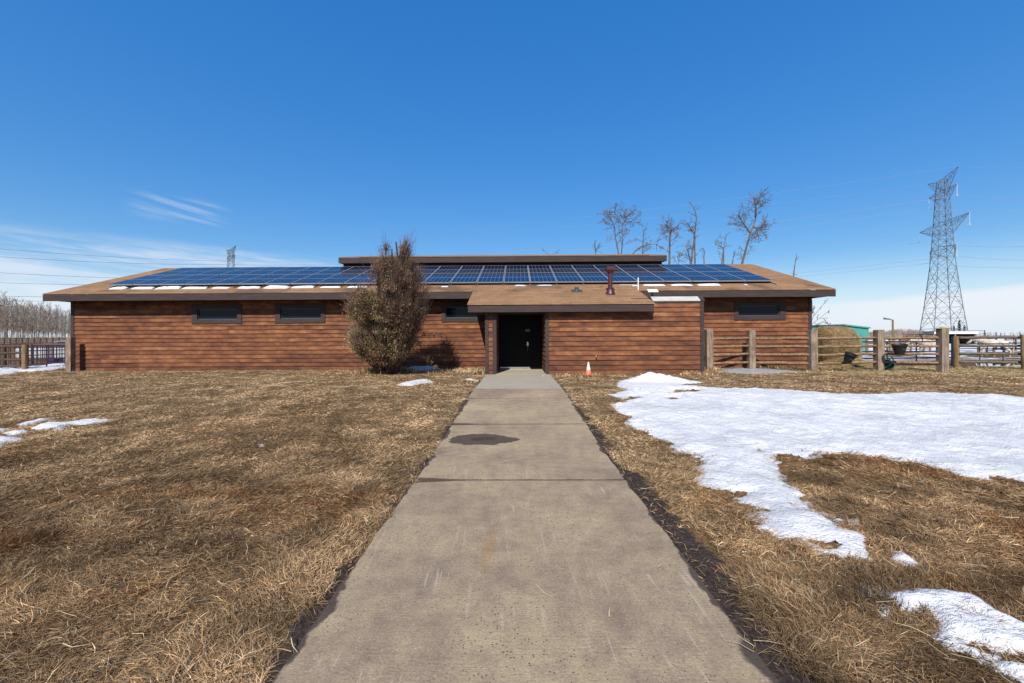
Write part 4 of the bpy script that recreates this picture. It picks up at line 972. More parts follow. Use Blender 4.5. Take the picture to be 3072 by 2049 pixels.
while ncl < 780:
    z = rs.uniform(pz[0, 0] + .28, pz[-1, 0]); l = np.interp(z, pz[:, 0], pz[:, 1]); r_ = np.interp(z, pz[:, 0], pz[:, 2]); wd = r_ - l
    if rs.random() > max(wd / 2.9, .38): continue
    u = rs.uniform(-1, 1); v = rs.uniform(-1, 1)
    if u * u + v * v > 1: continue
    rr_ = math.hypot(u, v)
    if rr_ < .5 and rs.random() < .65: continue
    x = (l + r_) / 2 + u * wd * .47; y = by + v * wd * .36
    zl = z - bz0
    if z - bz0 > 2.3 and rs.random() < .45: continue
    if float(fbm(np.array(x * 1.7 + y), np.array(z * 1.9 - y * .7), 7, 2)) < (.36 if z - bz0 > 2.2 else .22): continue
    ncl += 1
    x, y, z = lean((x, y, z))
    brown = (u > .25 and zl > 1.4) or zl > 2.9
    sparse = 0.22 if (u > .15 and zl > 1.5) else (0.4 if zl > 2.9 else 1.0)
    st = min(rs.sample(stems, 5), key=lambda s: min((q - Vector((x, y, z - .45))).length for q in s))
    q0 = min(st, key=lambda q: (q - Vector((x, y, z - .55))).length)
    end = Vector((x, y, z)); midp = q0.lerp(end, .55) + Vector((0, 0, -.06)) + Vector((rs.uniform(-.05, .05), rs.uniform(-.05, .05), 0))
    bark.path([q0, midp, end], [.016, .010, .004], 4, cap=False)
    out_ = Vector((x - trunkx, y - by, .9 + .25 * zl)).normalized()
    for t_ in range(rs.randint(5, 8) if not brown else rs.randint(9, 14)):
        e = end + (out_ + Vector((rs.gauss(0, .38), rs.gauss(0, .38), rs.gauss(.35, .35)))) * rs.uniform(.12, .38) * (1 if zl < 2.6 else .85)
        s0 = midp.lerp(end, rs.random()); twig.path([s0, s0.lerp(e, .5) + Vector((0, 0, rs.uniform(-.03, .03))), e], [.0045, .0035, .0022], 3, cap=False)
    cc = rs.choice(BROWN if (brown and rs.random() < .75) or rs.random() < .38 else GREEN)
    leaves((x, y, z), .17, int(rs.randint(110, 210) * sparse), out_, cc, .03, .07)
for k in range(70):                                                   # bare leaders at the top and along the right
    if k < 34: l = np.interp(3.5 + bz0, pz[:, 0], pz[:, 1]); r_ = np.interp(3.5 + bz0, pz[:, 0], pz[:, 2]); x = rs.uniform(l, r_); z0 = bz0 + rs.uniform(3.1, 3.7); dz = rs.uniform(.3, .95) * (1 - 1.7 * abs((x - (l + r_) / 2) / (r_ - l)))
    else: z0 = bz0 + rs.uniform(1.6, 3.4); r_ = np.interp(z0, pz[:, 0], pz[:, 2]); x = r_ - rs.uniform(.05, .5); dz = rs.uniform(.25, .5)
    y = by + rs.uniform(-.4, .4); dxx = rs.uniform(-.08, .12) if k < 34 else rs.uniform(.05, .3)
    pts = [Vector((x, y, z0)), Vector((x + dxx * .4, y, z0 + dz * .5)), Vector((x + dxx, y, z0 + dz))]
    pts = [lean(q) for q in pts]; twig.path(pts, [.006, .004, .002], 3, cap=False)
    for j in range(5):
        f = rs.random(); b = pts[0].lerp(pts[2], f); twig.path([b, b + Vector((rs.uniform(-.12, .14), rs.uniform(-.1, .1), rs.uniform(.06, .2)))], [.003, .0015], 3, cap=False)
    if rs.random() < .6: leaves(tuple(pts[1]), .09, 14, (0, 0, 1), rs.choice(BROWN + GREEN))
# a low branch reaching out to the right
ax, az_ = sx2w(640, 1150)
for (c0, c1, c2, c3) in (((640, 1060), (760, 1030), (900, 1010), (1060, 1012)), ((620, 1180), (760, 1080), (850, 1120), (930, 1330)), ((560, 1200), (700, 1000), (800, 860), (930, 760)), ((480, 1180), (300, 1130), (200, 1150), (120, 1100)), ((470, 1000), (250, 950), (170, 900), (110, 870))):
    pts = []
    for q in (c0, c1, c2, c3): wx_, wz_ = sx2w(*q); pts.append(Vector((wx_, by - .1, wz_)))
    bark.path(pts, [.018, .012, .008, .003], 4)
    for j in range(16):
        k = rs.randint(0, 2); b = pts[k].lerp(pts[k + 1], rs.random()); e = b + Vector((rs.uniform(-.18, .2), rs.uniform(-.15, .15), rs.uniform(-.05, .2)))
        twig.path([b, e], [.004, .002], 3, cap=False)
        if rs.random() < .7: leaves(tuple(e), .09, 16, (.4, 0, .8), rs.choice(GREEN + BROWN))
bark.build('trunk', M_bark2, shrub); twig.build('twigs', mat('reddish_twigs', color=(.17, .108, .080), rough=.9), shrub)
v = np.concatenate(LV); f = np.arange(len(v)).reshape(-1, 4)
np_mesh('foliage', v, [f], M_leaf, shrub, colr=np.concatenate(LC))

# ================================================================== BARE TREES
def grow(mb, tw, p, d, L, r, lvl, rs, P):
    """one limb with side limbs; p start, d direction"""
    n = P['seg'][min(lvl, len(P['seg']) - 1)]; pts = [p.copy()]; rad = [r]; dd = d.copy(); q = p.copy()
    for i in range(n):
        dd = (dd + Vector((rs.gauss(0, P['wob']), rs.gauss(0, P['wob']), rs.gauss(0, P['wob'] * .6) + P['up']))).normalized()
        q = q + dd * (L / n); pts.append(q.copy()); rad.append(max(r * (1 - (i + 1) / n * P['taper']), P['rmin']))
    (mb if lvl < P['split'] else tw).path(pts, rad, 6 if lvl == 0 else (4 if lvl == 1 else 3), cap=False)
    if lvl < P['levels']:
        k = P['kids'][lvl]
        for j in range(k):
            f = P['from'][lvl] + (1 - P['from'][lvl]) * (j + rs.random()) / k; i = min(int(f * n), n - 1); b = pts[i].lerp(pts[i + 1], f * n - i)
            ax = (pts[i + 1] - pts[i]).normalized(); side = ax.orthogonal().normalized(); side.rotate(Matrix.Rotation(rs.uniform(0, 6.28), 3, ax))
            ang = R(rs.uniform(*P['ang'])); nd = (ax * math.cos(ang) + side * math.sin(ang)).normalized()
            l2 = L * rs.uniform(*P['len'][lvl]) * (1 - .45 * f if lvl == 0 else 1)
            grow(mb, tw, b, nd, l2, max(rad[i] * .5, P['rmin']), lvl + 1, rs, P)
def BZ(x, y): return float(gz(x, y, False))
# poplar wood far left: individual trees copied from five shapes
protos = []
for s in range(5):
    rs = random.Random(100 + s); mb, tw = MB(), MB(); h = rs.uniform(14.5, 17.5)
    Pm = dict(seg=(9, 4, 3), wob=.035, up=.05, taper=.9, rmin=.024, split=1, levels=2, kids=(32, 5), ang=(18, 42), len=((.10, .22), (.25, .5)), **{'from': (.30, .25)})
    grow(mb, tw, Vector((0, 0, -.3)), Vector((rs.uniform(-.05, .05), rs.uniform(-.05, .05), 1)).normalized(), h, .11, 0, rs, Pm)
    root = thing('poplar_tree', 'slender bare grey poplar in the distant wood left of the barn', 'tree', (0, 0, 0), 'bare poplars of the wood left of the barn', local=True)
    mb.build('trunk', M_bark, root); tw.build('crown', M_twig, root); protos.append(root)
rs = random.Random(5); cnt = 0
for row, (Y0, n, smin) in enumerate(((132, 58, .80), (146, 54, .9), (160, 50, 1.0))):
    for i in range(n):
        px = -60 + (286) * (i + rs.uniform(.05, .95)) / n; Y = Y0 + rs.uniform(-6, 6); p = atY(px, 1015, Y)
        sc_ = .84 * (1.12 - .34 * max(0, min(1, (px - 20) / 190))) * rs.uniform(.86, 1.1) * (Y / 150) 
        pr = protos[cnt % 5]
        if cnt < 5: o = pr
        else: o = copy_tree(pr)
        o.location = (p.x, Y, BZ(p.x, Y)); o.scale = (sc_, sc_, sc_); o.rotation_euler = (0, 0, rs.uniform(0, 6.28)); cnt += 1
rs = random.Random(41); mb = MB()
for i in range(900):
    px = rs.uniform(-60, 240); Y = rs.uniform(120, 168); p = atY(px, 1030, Y); h = rs.uniform(.8, 2.6); x0 = p.x; mb.path([(x0, Y, -.5), (x0 + rs.uniform(-.5, .5), Y, -.46 + h)], [.04, .03], 3, cap=False)
    for j in range(3): mb.path([(x0, Y, -.4 + h * .3), (x0 + rs.uniform(-.9, .9), Y + rs.uniform(-.5, .5), -.4 + h * rs.uniform(.6, 1.0))], [.03, .024], 3, cap=False)
tag(mb.build('undergrowth', M_twig), 'grey brush along the foot of the poplar wood left of the barn', 'undergrowth', kind='stuff')
# old trees behind the barn, each with its own shape (position: base px, top px)
M_oldbark = mat('dark_weathered_bark', color=(.115, .092, .074), rough=.9, var=.6, vscale=1.2); M_oldtwig = mat('brown_grey_twigs', color=(.135, .100, .078), rough=.9)
def trunk_tree(base, tops, Y, label, seed, kids=(12, 7, 3), r0=.2, spread=1.0, low=.25, from_z=None):
    rs = random.Random(seed); b = atY(base[0], base[1], Y); root = thing('bare_tree', label, 'tree', (b.x, Y, BZ(b.x, Y)))
    mb, tw = MB(), MB()
    for ti, line in enumerate(tops):
        pts = [atY(px, py, Y + rs.uniform(-.3, .3)) for px, py in line]
        if ti == 0 or True:
            g0 = Vector((pts[0].x, Y, BZ(pts[0].x, Y) - .2)) if line[0][1] > 700 else pts[0]
            if line[0][1] > 700: pts = [g0] + pts
        n = len(pts); rad = [max(.62 * r0 * (.75 if ti else 1) * (1 - .85 * i / (n - 1)), min(.028, r0 * .3)) for i in range(n)]
        mb.path(pts, rad, 7)
        Pm = dict(seg=(4, 4, 3, 2), wob=.075, up=.05, taper=.85, rmin=.012, split=1, levels=2, kids=(max(2, kids[1] - 3), max(2, kids[2] - 1), 1), ang=(30, 75), len=((.3, .65), (.3, .6), (.4, .7)), **{'from': (.2, .15, .2)})
        for j in range(kids[0]):
            f = low + (1 - low) * (j + rs.random()) / kids[0]; s = f * (n - 1); i = min(int(s), n - 2)
            if i == 0 and line[0][1] > 700 and (s - i) < .6: s = .6 + rs.random() * .4; i = 0
            bp = pts[i].lerp(pts[i + 1], s - i); ax = (pts[i + 1] - pts[i]).normalized(); side = ax.orthogonal().normalized(); side.rotate(Matrix.Rotation(rs.uniform(0, 6.28), 3, ax))
            ang = R(rs.uniform(35, 85)); grow(mb, tw, bp, ax * math.cos(ang) + side * math.sin(ang), rs.uniform(.7, 1.6) * spread * (1.15 - .6 * f), min(.026, r0 * .35), 0, rs, Pm)
    mb.build('trunk', M_oldbark, root)
    if tw.f: tw.build('twigs', M_oldtwig, root)
    return root
def c6(q): return [(1700 + x / 2.939, 550 + y / 2.939) for x, y in q]
YB = 44
trunk_tree((1858, 765), [c6([(460, 635), (430, 480), (420, 380), (375, 290), (335, 265)]), c6([(480, 635), (492, 520), (490, 370), (450, 290), (400, 240)]), c6([(492, 370), (520, 320), (540, 270)])], YB,
           'bare two-stemmed tree with a full twiggy crown above the clerestory roof', 1, kids=(15, 8, 4), r0=.17, spread=1.35, low=.3)
trunk_tree((1930, 765), [c6([(668, 640), (672, 560), (675, 470), (675, 405)])], YB + 2, 'bare broken trunk above the clerestory roof, behind the bowed limb', 2, kids=(8, 5, 3), r0=.15, spread=1.0)
trunk_tree((1895, 770), [c6([(560, 660), (600, 600), (660, 555), (730, 535), (800, 540), (830, 575)])], YB - 2, 'bare limb bowed over in an arch above the clerestory roof', 3, kids=(14, 6, 3), r0=.16, spread=.8, low=.35)
trunk_tree((2009, 800), [c6([(905, 720), (908, 560), (912, 440), (895, 400), (872, 362)]), c6([(915, 440), (925, 415), (922, 400)])], YB + 1, 'dark snapped trunk with side branches just right of the clerestory roof', 4, kids=(15, 7, 4), r0=.22, spread=1.3)
trunk_tree((2070, 800), [c6([(1095, 720), (1110, 600), (1130, 450), (1145, 300), (1130, 235), (1100, 180)]), c6([(1090, 690), (1070, 600), (1052, 545)]), c6([(1128, 450), (1095, 400), (1065, 350)])], YB, 'tallest thin bare trunk in the middle of the row behind the barn', 5, kids=(16, 5, 3), r0=.20, spread=.95)
trunk_tree((2113, 800), [c6([(1212, 715), (1210, 640), (1218, 600), (1200, 570), (1165, 590)])], YB + 3, 'short bare snag with a hooked tip behind the barn roof', 6, kids=(5, 4, 2), r0=.12, spread=.6)
trunk_tree((2165, 800), [c6([(1368, 715), (1380, 600), (1395, 520), (1408, 450)]), c6([(1385, 570), (1350, 555), (1310, 540)])], YB, 'slim leaning bare trunk left of the twiggy leaning tree', 7, kids=(8, 4, 2), r0=.15, spread=.8)
trunk_tree((2196, 800), [c6([(1460, 712), (1470, 650), (1485, 600)])], YB + 1, 'dark limbless stub at the foot of the twiggy leaning tree', 8, kids=(2, 1, 1), r0=.17, spread=.3)
trunk_tree((2222, 800), [c6([(1545, 712), (1575, 600), (1620, 440), (1665, 320), (1665, 200), (1700, 170)]), c6([(1620, 440), (1570, 370), (1510, 280)]), c6([(1665, 300), (1668, 200), (1675, 130)]), c6([(1640, 380), (1690, 400), (1720, 410)])], YB - 1,
           'large leaning bare tree with the twiggiest crown, rightmost behind the solar roof', 9, kids=(15, 8, 4), r0=.22, spread=1.35, low=.15)
trunk_tree((2380, 830), [c6([(1998, 840), (2005, 780), (2015, 700), (2028, 625)])], YB + 4, 'lone bare splintered stub standing far to the right above the roof edge', 10, kids=(5, 2, 1), r0=.17, spread=.45)
trunk_tree((1787, 765), [c6([(258, 640), (255, 590), (245, 525)]), c6([(258, 600), (275, 560), (290, 545)])], YB + 6, 'small twiggy treetop peeping over the middle of the clerestory roof', 11, kids=(8, 4, 2), r0=.07, spread=.8)
trunk_tree((1655, 770), [[(1655, 772), (1645, 762), (1632, 752), (1625, 742)], [(1655, 770), (1668, 757), (1679, 748)]], YB + 6, 'two thin crossing twigs peeping over the left part of the clerestory roof', 12, kids=(3, 2, 1), r0=.07, spread=.4)
trunk_tree((2100, 800), [c6([(985, 725), (990, 660), (1005, 610)])], YB + 5, 'low twiggy thicket beside the dark snapped trunk behind the barn', 13, kids=(12, 6, 3), r0=.07, spread=1.0)
trunk_tree((2424, 990), [[(2424, 990), (2440, 950), (2460, 925), (2474, 908)], [(2430, 975), (2455, 958), (2490, 930)], [(2427, 985), (2460, 968), (2478, 962)], [(2432, 960), (2438, 925), (2436, 900)]], 27, 'leafless sapling with fine twigs at the right corner of the barn', 14, kids=(5, 3, 2), r0=.035, spread=.5)
# far woods on the right horizon
rs = random.Random(77); mb = MB()
for i in range(330):
    px = rs.uniform(2590, 2800); Y = rs.uniform(330, 420); p = atY(px, 1005, Y); top = np.interp(px, [2590, 2640, 2680, 2720, 2760, 2800], [998, 995, 990, 987, 992, 997]); h = (atY(px, top, Y).z + .46) * rs.uniform(.7, 1.1)
    x0 = p.x
    mb.path([(x0, Y, -.5), (x0 + rs.uniform(-.3, .3), Y, h - .5)], [.18, .06], 3, cap=False)
    for j in range(12):
        zz = rs.uniform(.25, .9) * h; a = rs.uniform(0, 6.28); l_ = rs.uniform(.8, 1.9)
        mb.path([(x0, Y, zz - .5), (x0 + math.cos(a) * l_, Y + math.sin(a) * l_, zz + rs.uniform(.6, 1.6) - .5)], [.09, .05], 3, cap=False)
tag(mb.build('far_woodland', M_twig), 'grey leafless wood on the horizon between the teal shed and the pylon', 'woodland', kind='stuff')
rs = random.Random(78); mb = MB()
for i in range(160):
    px = rs.uniform(2930, 3200) if i % 3 else rs.uniform(2800, 2960); Y = rs.uniform(520, 640); p = atY(px, 1005, Y); h = rs.uniform(2.0, 5.0); x0 = p.x
    mb.path([(x0, Y, -.5), (x0 + rs.uniform(-.3, .3), Y, h)], [.12, .06], 3, cap=False)
    for j in range(9): a = rs.uniform(0, 6.28); zz = rs.uniform(.2, .9) * h; mb.path([(x0, Y, zz), (x0 + math.cos(a) * rs.uniform(.4, 1.3), Y, zz + rs.uniform(.5, 1.2))], [.07, .04], 3, cap=False)
tag(mb.build('far_thicket', M_twig), 'thin line of bare bushes on the right horizon beyond the snowy field', 'bushes', kind='stuff')
def spruce(px, ptop, Y, label, seed):
    rs = random.Random(seed); p = atY(px, 1005, Y); h = atY(px, ptop, Y).z + .46; root = thing('spruce_tree', label, 'tree', (p.x, Y, -.46))
    MB().path([(p.x, Y, -.46), (p.x, Y, h - .46)], [h * .02, h * .004], 6).build('trunk', M_bark, root); mb = MB(); n = 900
    for i in range(n):
        f = rs.random() ** .8; zz = -.46 + h * (.08 + .92 * f); rmax = h * .20 * (1 - f) * (.75 + .45 * math.sin(f * 40)) + .02 * h; a = rs.uniform(0, 6.28); r1 = rmax * rs.uniform(.35, 1); s = h * rs.uniform(.012, .028)
        c = Vector((p.x + math.cos(a) * r1, Y + math.sin(a) * r1, zz - r1 * .25)); t_ = Vector((-math.sin(a), math.cos(a), rs.uniform(-.3, .3))) * s; d_ = Vector((math.cos(a), math.sin(a), -.5)) * s * 1.6
        mb.poly([c - t_, c + d_, c + t_, c - d_ * .5])
    mb.build('crown', M_spruce, root)
spruce(2878, 961, 180, 'tall dark spruce rising over the roof of the white-edged shelter', 1); spruce(2862, 977, 185, 'dark spruce left of the tallest one behind the shelter', 2); spruce(2893, 976, 182, 'stubby dark spruce right of the tallest one behind the shelter', 3)
spruce(2954, 990, 400, 'distant dark spruce just right of the shelter on the horizon', 4); spruce(2988, 995, 420, 'small distant spruce on the horizon above the cream horse', 5); spruce(3060, 994, 420, 'small distant spruce on the horizon at the right edge', 6)
spruce(2805, 990, 300, 'distant dark spruce under the left leg of the big pylon', 7); spruce(3002, 998, 430, 'lowest distant spruce on the horizon above the cream horse', 8)

# ================================================================== FENCES
rs = random.Random(3)
def squarepost(mb_, x, y, z0, z1, w, lean=0):
    c = w / 2; l = lean
    mb_.hexa([(x - c, y - c, z0), (x + c, y - c, z0), (x + c, y + c, z0), (x - c, y + c, z0), (x - c + l, y - c, z1), (x + c + l, y - c, z1 + .01), (x + c + l, y + c, z1 + .015), (x - c + l, y + c, z1 + .005)])
def roundrail(a, b, r_, rs, n=9):
    a, b = Vector(a), Vector(b); pts = []; rad = []
    for i in range(n): f = i / (n - 1); pts.append(a.lerp(b, f) + Vector((0, rs.uniform(-.008, .008), rs.uniform(-.009, .009)))); rad.append(r_ * rs.uniform(.9, 1.1) * (1 - .15 * f))
    return MB().path(pts, rad, 9)
PX = [(2117, 2141, 988, 1112, 14.55), (2244.5, 2268, 991, 1105.5, 15.05), (2432.5, 2455, 990.6, 1117, 13.95), (2627, 2654.5, 990, 1110.5, 14.35), (2820, 2848, 985.5, 1117, 13.55)]
fence = thing('pole_fence', 'rustic fence of thick weathered timber posts and four round rails right of the barn', 'fence', (9, 14.6, .18))
posts = []
for (a, b, t_, bt, Y) in PX:
    p0 = atY(a, bt, Y); p1 = atY(b, bt, Y); zt = atY((a + b) / 2, t_, Y).z; w = .215; x = p1.x - w / 2
    mb = MB(); squarepost(mb, x, Y + w / 2, p0.z - .3, zt, w, rs.uniform(-.008, .008)); mb.build('post', M_post, fence, bevel=.008); posts.append((x, Y + w / 2, p0.z, zt))
rail_py = [(1015.4, 1039.6, 1063.9, 1088.9)] * 2 + [(1014.2, 1039.4, 1063.5, 1088.5), (1013.9, 1038.6, 1061.8, 1087.4)]
for i in range(4):
    (xa, ya, _, _), (xb, yb, _, _) = posts[i], posts[i + 1]
    pxm = (PX[i][1] + PX[i + 1][0]) / 2
    for py in rail_py[i]:
        Ym = (ya + yb) / 2; z = atY(pxm, py, Ym).z
        roundrail((xa + .02, ya, z - .012), (xb - .02, yb, z + .012), .046, rs).build('rail', M_rail, fence, smooth=True)
for py in rail_py[0]: z = atY(2100, py, 15.0).z; roundrail((6.1, 15.3, z), (posts[0][0], posts[0][1], z), .043, rs).build('rail', M_rail, fence, smooth=True)
x, y, z, zt = posts[4]
mb = MB(); rr = random.Random(8); n = 12; g = [[(x - .13 + .26 * i / n + rr.uniform(-.012, .012), y - .12 + .24 * j / n, zt + .02 + .045 * max(0, 1 - ((i - n / 2) ** 2 + (j - n / 2) ** 2) / 34) * rr.uniform(.3, 1) - (.02 if i in (0, n) or j in (0, n) else 0)) for j in range(n + 1)] for i in range(n + 1)]
for i in range(n):
    for j in range(n): mb.poly([g[i][j], g[i + 1][j], g[i + 1][j + 1], g[i][j + 1]])
o = mb.build('cloth', M_cloth, smooth=False); tag(o, 'crumpled yellow and green cloth lying on top of the nearest fence post', 'cloth')
# second fence: round posts with greyed rails, running off to the right
f2 = thing('rail_fence', 'fence of round greenish posts and smooth grey rails at the right edge', 'fence', (15, 15.4, .18))
rp = []
for (px, pt, pb, Y) in ((2869.5, 1009, 1103, 15.3), (3073, 1004, 1112, 14.6)):
    p = atY(px, pb, Y); zt = atY(px, pt, Y).z; rp.append((p.x, Y)); MB().path([(p.x + .03, Y, p.z - .25), (p.x, Y, (p.z + zt) / 2), (p.x - .015, Y, zt)], [.088, .085, .08], 14).build('post', M_round, f2, smooth=False)
for pya, pyb in ((1013.8, 1010.5), (1037.5, 1036.5), (1060.5, 1062.5), (1085, 1088.5)):
    za = atY(2880, pya, 15.25).z; zb_ = atY(3060, pyb, 14.65).z
    roundrail((rp[0][0], 15.25 - .02, za), (rp[1][0] + .6, 14.6 - .02, zb_), .05, rs, 12).build('rail', M_rail_grey, f2, smooth=True)
# far log fences in the paddock
def far_fence(pa, pb, Ya, Yb, zs_, n, label, nm='log_fence', m_=None, r_=.07, g=-.46):
    a = atY(pa, 1005, Ya); b = atY(pb, 1005, Yb); root = thing(nm, label, 'fence', (a.x, Ya, g)); q = random.Random(int(pa))
    for i in range(n + 1):
        f = i / n; x = a.x + (b.x - a.x) * f; y = Ya + (Yb - Ya) * f; MB().path([(x, y, g - .2), (x, y, g + max(zs_) + .18)], r_ * 1.35, 7).build('post', M_rail_dark if nm == 'board_fence' else M_round, root)
    for zz in zs_:
        mb = MB()
        for i in range(n):
            f, f1 = i / n, (i + 1) / n; mb.path([(a.x + (b.x - a.x) * f - .1, Ya + (Yb - Ya) * f, g + zz + q.uniform(-.08, .08)), (a.x + (b.x - a.x) * f1 + .1, Ya + (Yb - Ya) * f1, g + zz + q.uniform(-.08, .08))], r_, 6)
        mb.build('rail', m_ or M_rail, root)
far_fence(2600, 2790, 40, 46, (.35, .7, 1.05, 1.4), 6, 'sagging log rail fence in the paddock in front of the far wood')
far_fence(2560, 2800, 62, 66, (.5, .9, 1.3, 1.7), 8, 'farther log rail fence behind the sagging one')
far_fence(2935, 3110, 52, 46, (.55, .95, 1.35), 6, 'log rail fence behind the cream horse at the right edge', r_=.06)
far_fence(2940, 3120, 95, 90, (.6, 1.1, 1.6), 7, 'thin field fence crossing the snow right of the shelter', m_=M_rail_grey, r_=.05)
far_fence(2935, 3130, 36, 34, (.35, .6), 4, 'low broken log fence just behind the cream horse', m_=M_rail_dark, r_=.06)
# tube gates
def tube_gate(name, label, ends, zs_, verts, m_, r_=.022, group=None, cat='gate', g=None, zv=None):
    (xa, ya), (xb, yb) = ends; root = thing(name, label, cat, (xa, ya, zs_[0]), group); L = lambda f: (xa + (xb - xa) * f, ya + (yb - ya) * f)
    for z in zs_: p, q = L(0), L(1); MB().path([(p[0], p[1], z), (q[0], q[1], z)], r_, 8).build('bar', m_, root)
    for f in verts:
        p = L(f); MB().path([(p[0], p[1], (zv or zs_)[0]), (p[0], p[1], (zv or zs_)[-1])], r_ * 1.05, 8).build('upright', m_, root)
    return root
def gate_px(name, label, pa, pb, Ya, Yb, pys, ups, m_, **k):
    a = atY(pa, 1050, Ya); b = atY(pb, 1050, Yb); Ym = (Ya + Yb) / 2; pm = (pa + pb) / 2
    zs_ = sorted(atY(pm, q, Ym).z for q in pys); return tube_gate(name, label, ((a.x, Ya), (b.x, Yb)), zs_, ups, m_, **k)
gate_px('tube_gate', 'navy blue tube gate in the paddock behind the pole fence', 2582, 2856, 24, 24, (1025, 1054.5, 1074, 1093), (0, .29, .61, 1), M_blue, r_=.032)
gate_px('corral_fence', 'thin navy tube panel standing by the puddle in front of the cream horse', 2860, 3085, 24.6, 25, (1031, 1045, 1062, 1099), (0, .35, .66, 1), M_blue, r_=.022, cat='fence')
gp = atY(2856.5, 1050, 23.8); tag(MB().path([(gp.x, 23.8, -.7), (gp.x, 23.8, atY(2856, 1010, 23.8).z)], .05, 10).build('gate_post', M_blue), 'thick navy steel post between the blue gate and the thin panel', 'gate post')
gp = atY(2577, 1050, 23.5); tag(MB().box(gp.x - .09, gp.x + .09, 23.4, 23.58, -.6, atY(2577, 1022, 23.5).z).build('timber_post', M_post), 'brown timber post holding the blue gate beside the hay bale', 'gate post')
# left: gate, posts, rails
lx = atY(206, 1109, 15.35); zt = atY(200, 1012.6, 15.35).z
mb = MB(); squarepost(mb, lx.x, 15.42, -.1, zt, .19); tag(mb.build('timber_post', M_post, bevel=.008), 'square timber gate post at the left corner of the barn', 'gate post')
rx = atY(75, 1110, 16.3); tag(MB().path([(rx.x, 16.3, -.3), (rx.x - .01, 16.3, .6), (rx.x, 16.3, atY(75, 1034, 16.3).z)], [.088, .085, .082], 14).build('round_post', M_round), 'round wooden post beside the hinge of the tube gate left of the barn', 'gate post')
a = atY(83, 1117, 16.5); b = atY(199, 1103, 19.4)
rt = thing('tube_gate', 'dark maroon tube gate with six bars beside the left corner of the barn', 'gate', (a.x, 16.5, a.z))
for k_ in range(6):
    f = k_ / 5; za = a.z + .10 + f * (atY(83, 1038.5, 16.5).z - a.z - .10); zb_ = b.z + .09 + f * (atY(199, 1037, 19.4).z - b.z - .09)
    MB().path([(a.x, 16.5, za), (b.x, 19.4, zb_)], .021, 8).build('bar', M_purple, rt)
for f, e in ((0, -.1), (.45, .05), (.97, .05)):
    x = a.x + (b.x - a.x) * f; y = 16.5 + 2.9 * f; z0 = a.z + (b.z - a.z) * f; z1 = atY(83, 1038, 16.5).z * (1 - f) + atY(199, 1036, 19.4).z * f
    MB().path([(x, y, z0 + e), (x, y, z1)], .026, 8).build('upright', M_purple, rt)
f3 = thing('rail_fence', 'dark pole rail fence running off the left edge from the round post', 'fence', (rx.x, 16.3, .15))
for i, py in enumerate((1040.5, 1060, 1080, 1101)):
    z = atY(40, py, 16.4).z; roundrail((rx.x, 16.35, z + .02), (rx.x - 4.2, 16.9, z), .045, rs).build('rail', M_rail_dark, f3, smooth=True)
for px in (13, -90): p = atY(px, 1100, 16.9 if px < 0 else 18.5); MB().path([(p.x, p.y, -.4), (p.x, p.y, atY(px, 1040, p.y).z)], .07, 10).build('post', M_rail_dark, f3)
# red livestock panels in the yard on the left, one prototype copied
def panel_stock(m_, nb, H, W, label, group, bars=5):
    root = thing('livestock_panel', label, 'livestock panel', (0, 0, 0), group, local=True)
    mb = MB()
    for x in (0, W): mb.path([(x, 0, 0), (x, 0, H)], .028, 6)
    for z in (.12, H): mb.path([(0, 0, z), (W, 0, z)], .024, 6)
    mb.build('frame', m_, root); mb = MB()
    for i in range(1, nb): mb.path([(W * i / nb, 0, .12), (W * i / nb, 0, H)], .016, 6)
    mb.build('bars', m_, root); return root
lp = panel_stock(M_red, 9, 1.5, 3.0, 'red livestock panel with upright bars far left in the yard', 'red livestock panels in the left yard')
spots = [(8, 27, .10), (62, 28.5, -.15), (95, 26.5, .05), (128, 30, .2), (150, 28, -.3), (-60, 27, 0), (30, 33, .1), (110, 34, 0)]
lab = ['red livestock panel with upright bars, beyond the dark rails at the left edge', 'red livestock panel standing just left behind the round post', 'red livestock panel seen through the left half of the maroon gate',
       'red livestock panel seen through the middle of the maroon gate', 'red livestock panel seen through the maroon gate nearest the barn corner', 'red livestock panel farthest left of the front row',
       'back-row red livestock panel at the left edge', 'back-row red livestock panel behind the maroon gate']
for i, (px, Y, rz) in enumerate(spots):
    o = lp if i == 0 else copy_tree(lp); p = atY(px, 1050, Y); o.location = (p.x, Y, -.46); o.rotation_euler = (0, 0, rz); o['label'] = lab[i]
bp = panel_stock(M_blacktube, 2, 1.5, 2.6, 'black tube panel with a single upright beyond the red panels', None)
bp.location = (atY(100, 1050, 24).x, 24, -.46); bp.rotation_euler = (0, 0, .25); bp['label'] = 'black tube panel standing in the snow behind the maroon gate'
far_fence(-40, 215, 105, 100, (.6, 1.1, 1.6, 2.0), 14, 'long dark board fence along the foot of the left wood', nm='board_fence', m_=M_rail_dark, r_=.11)
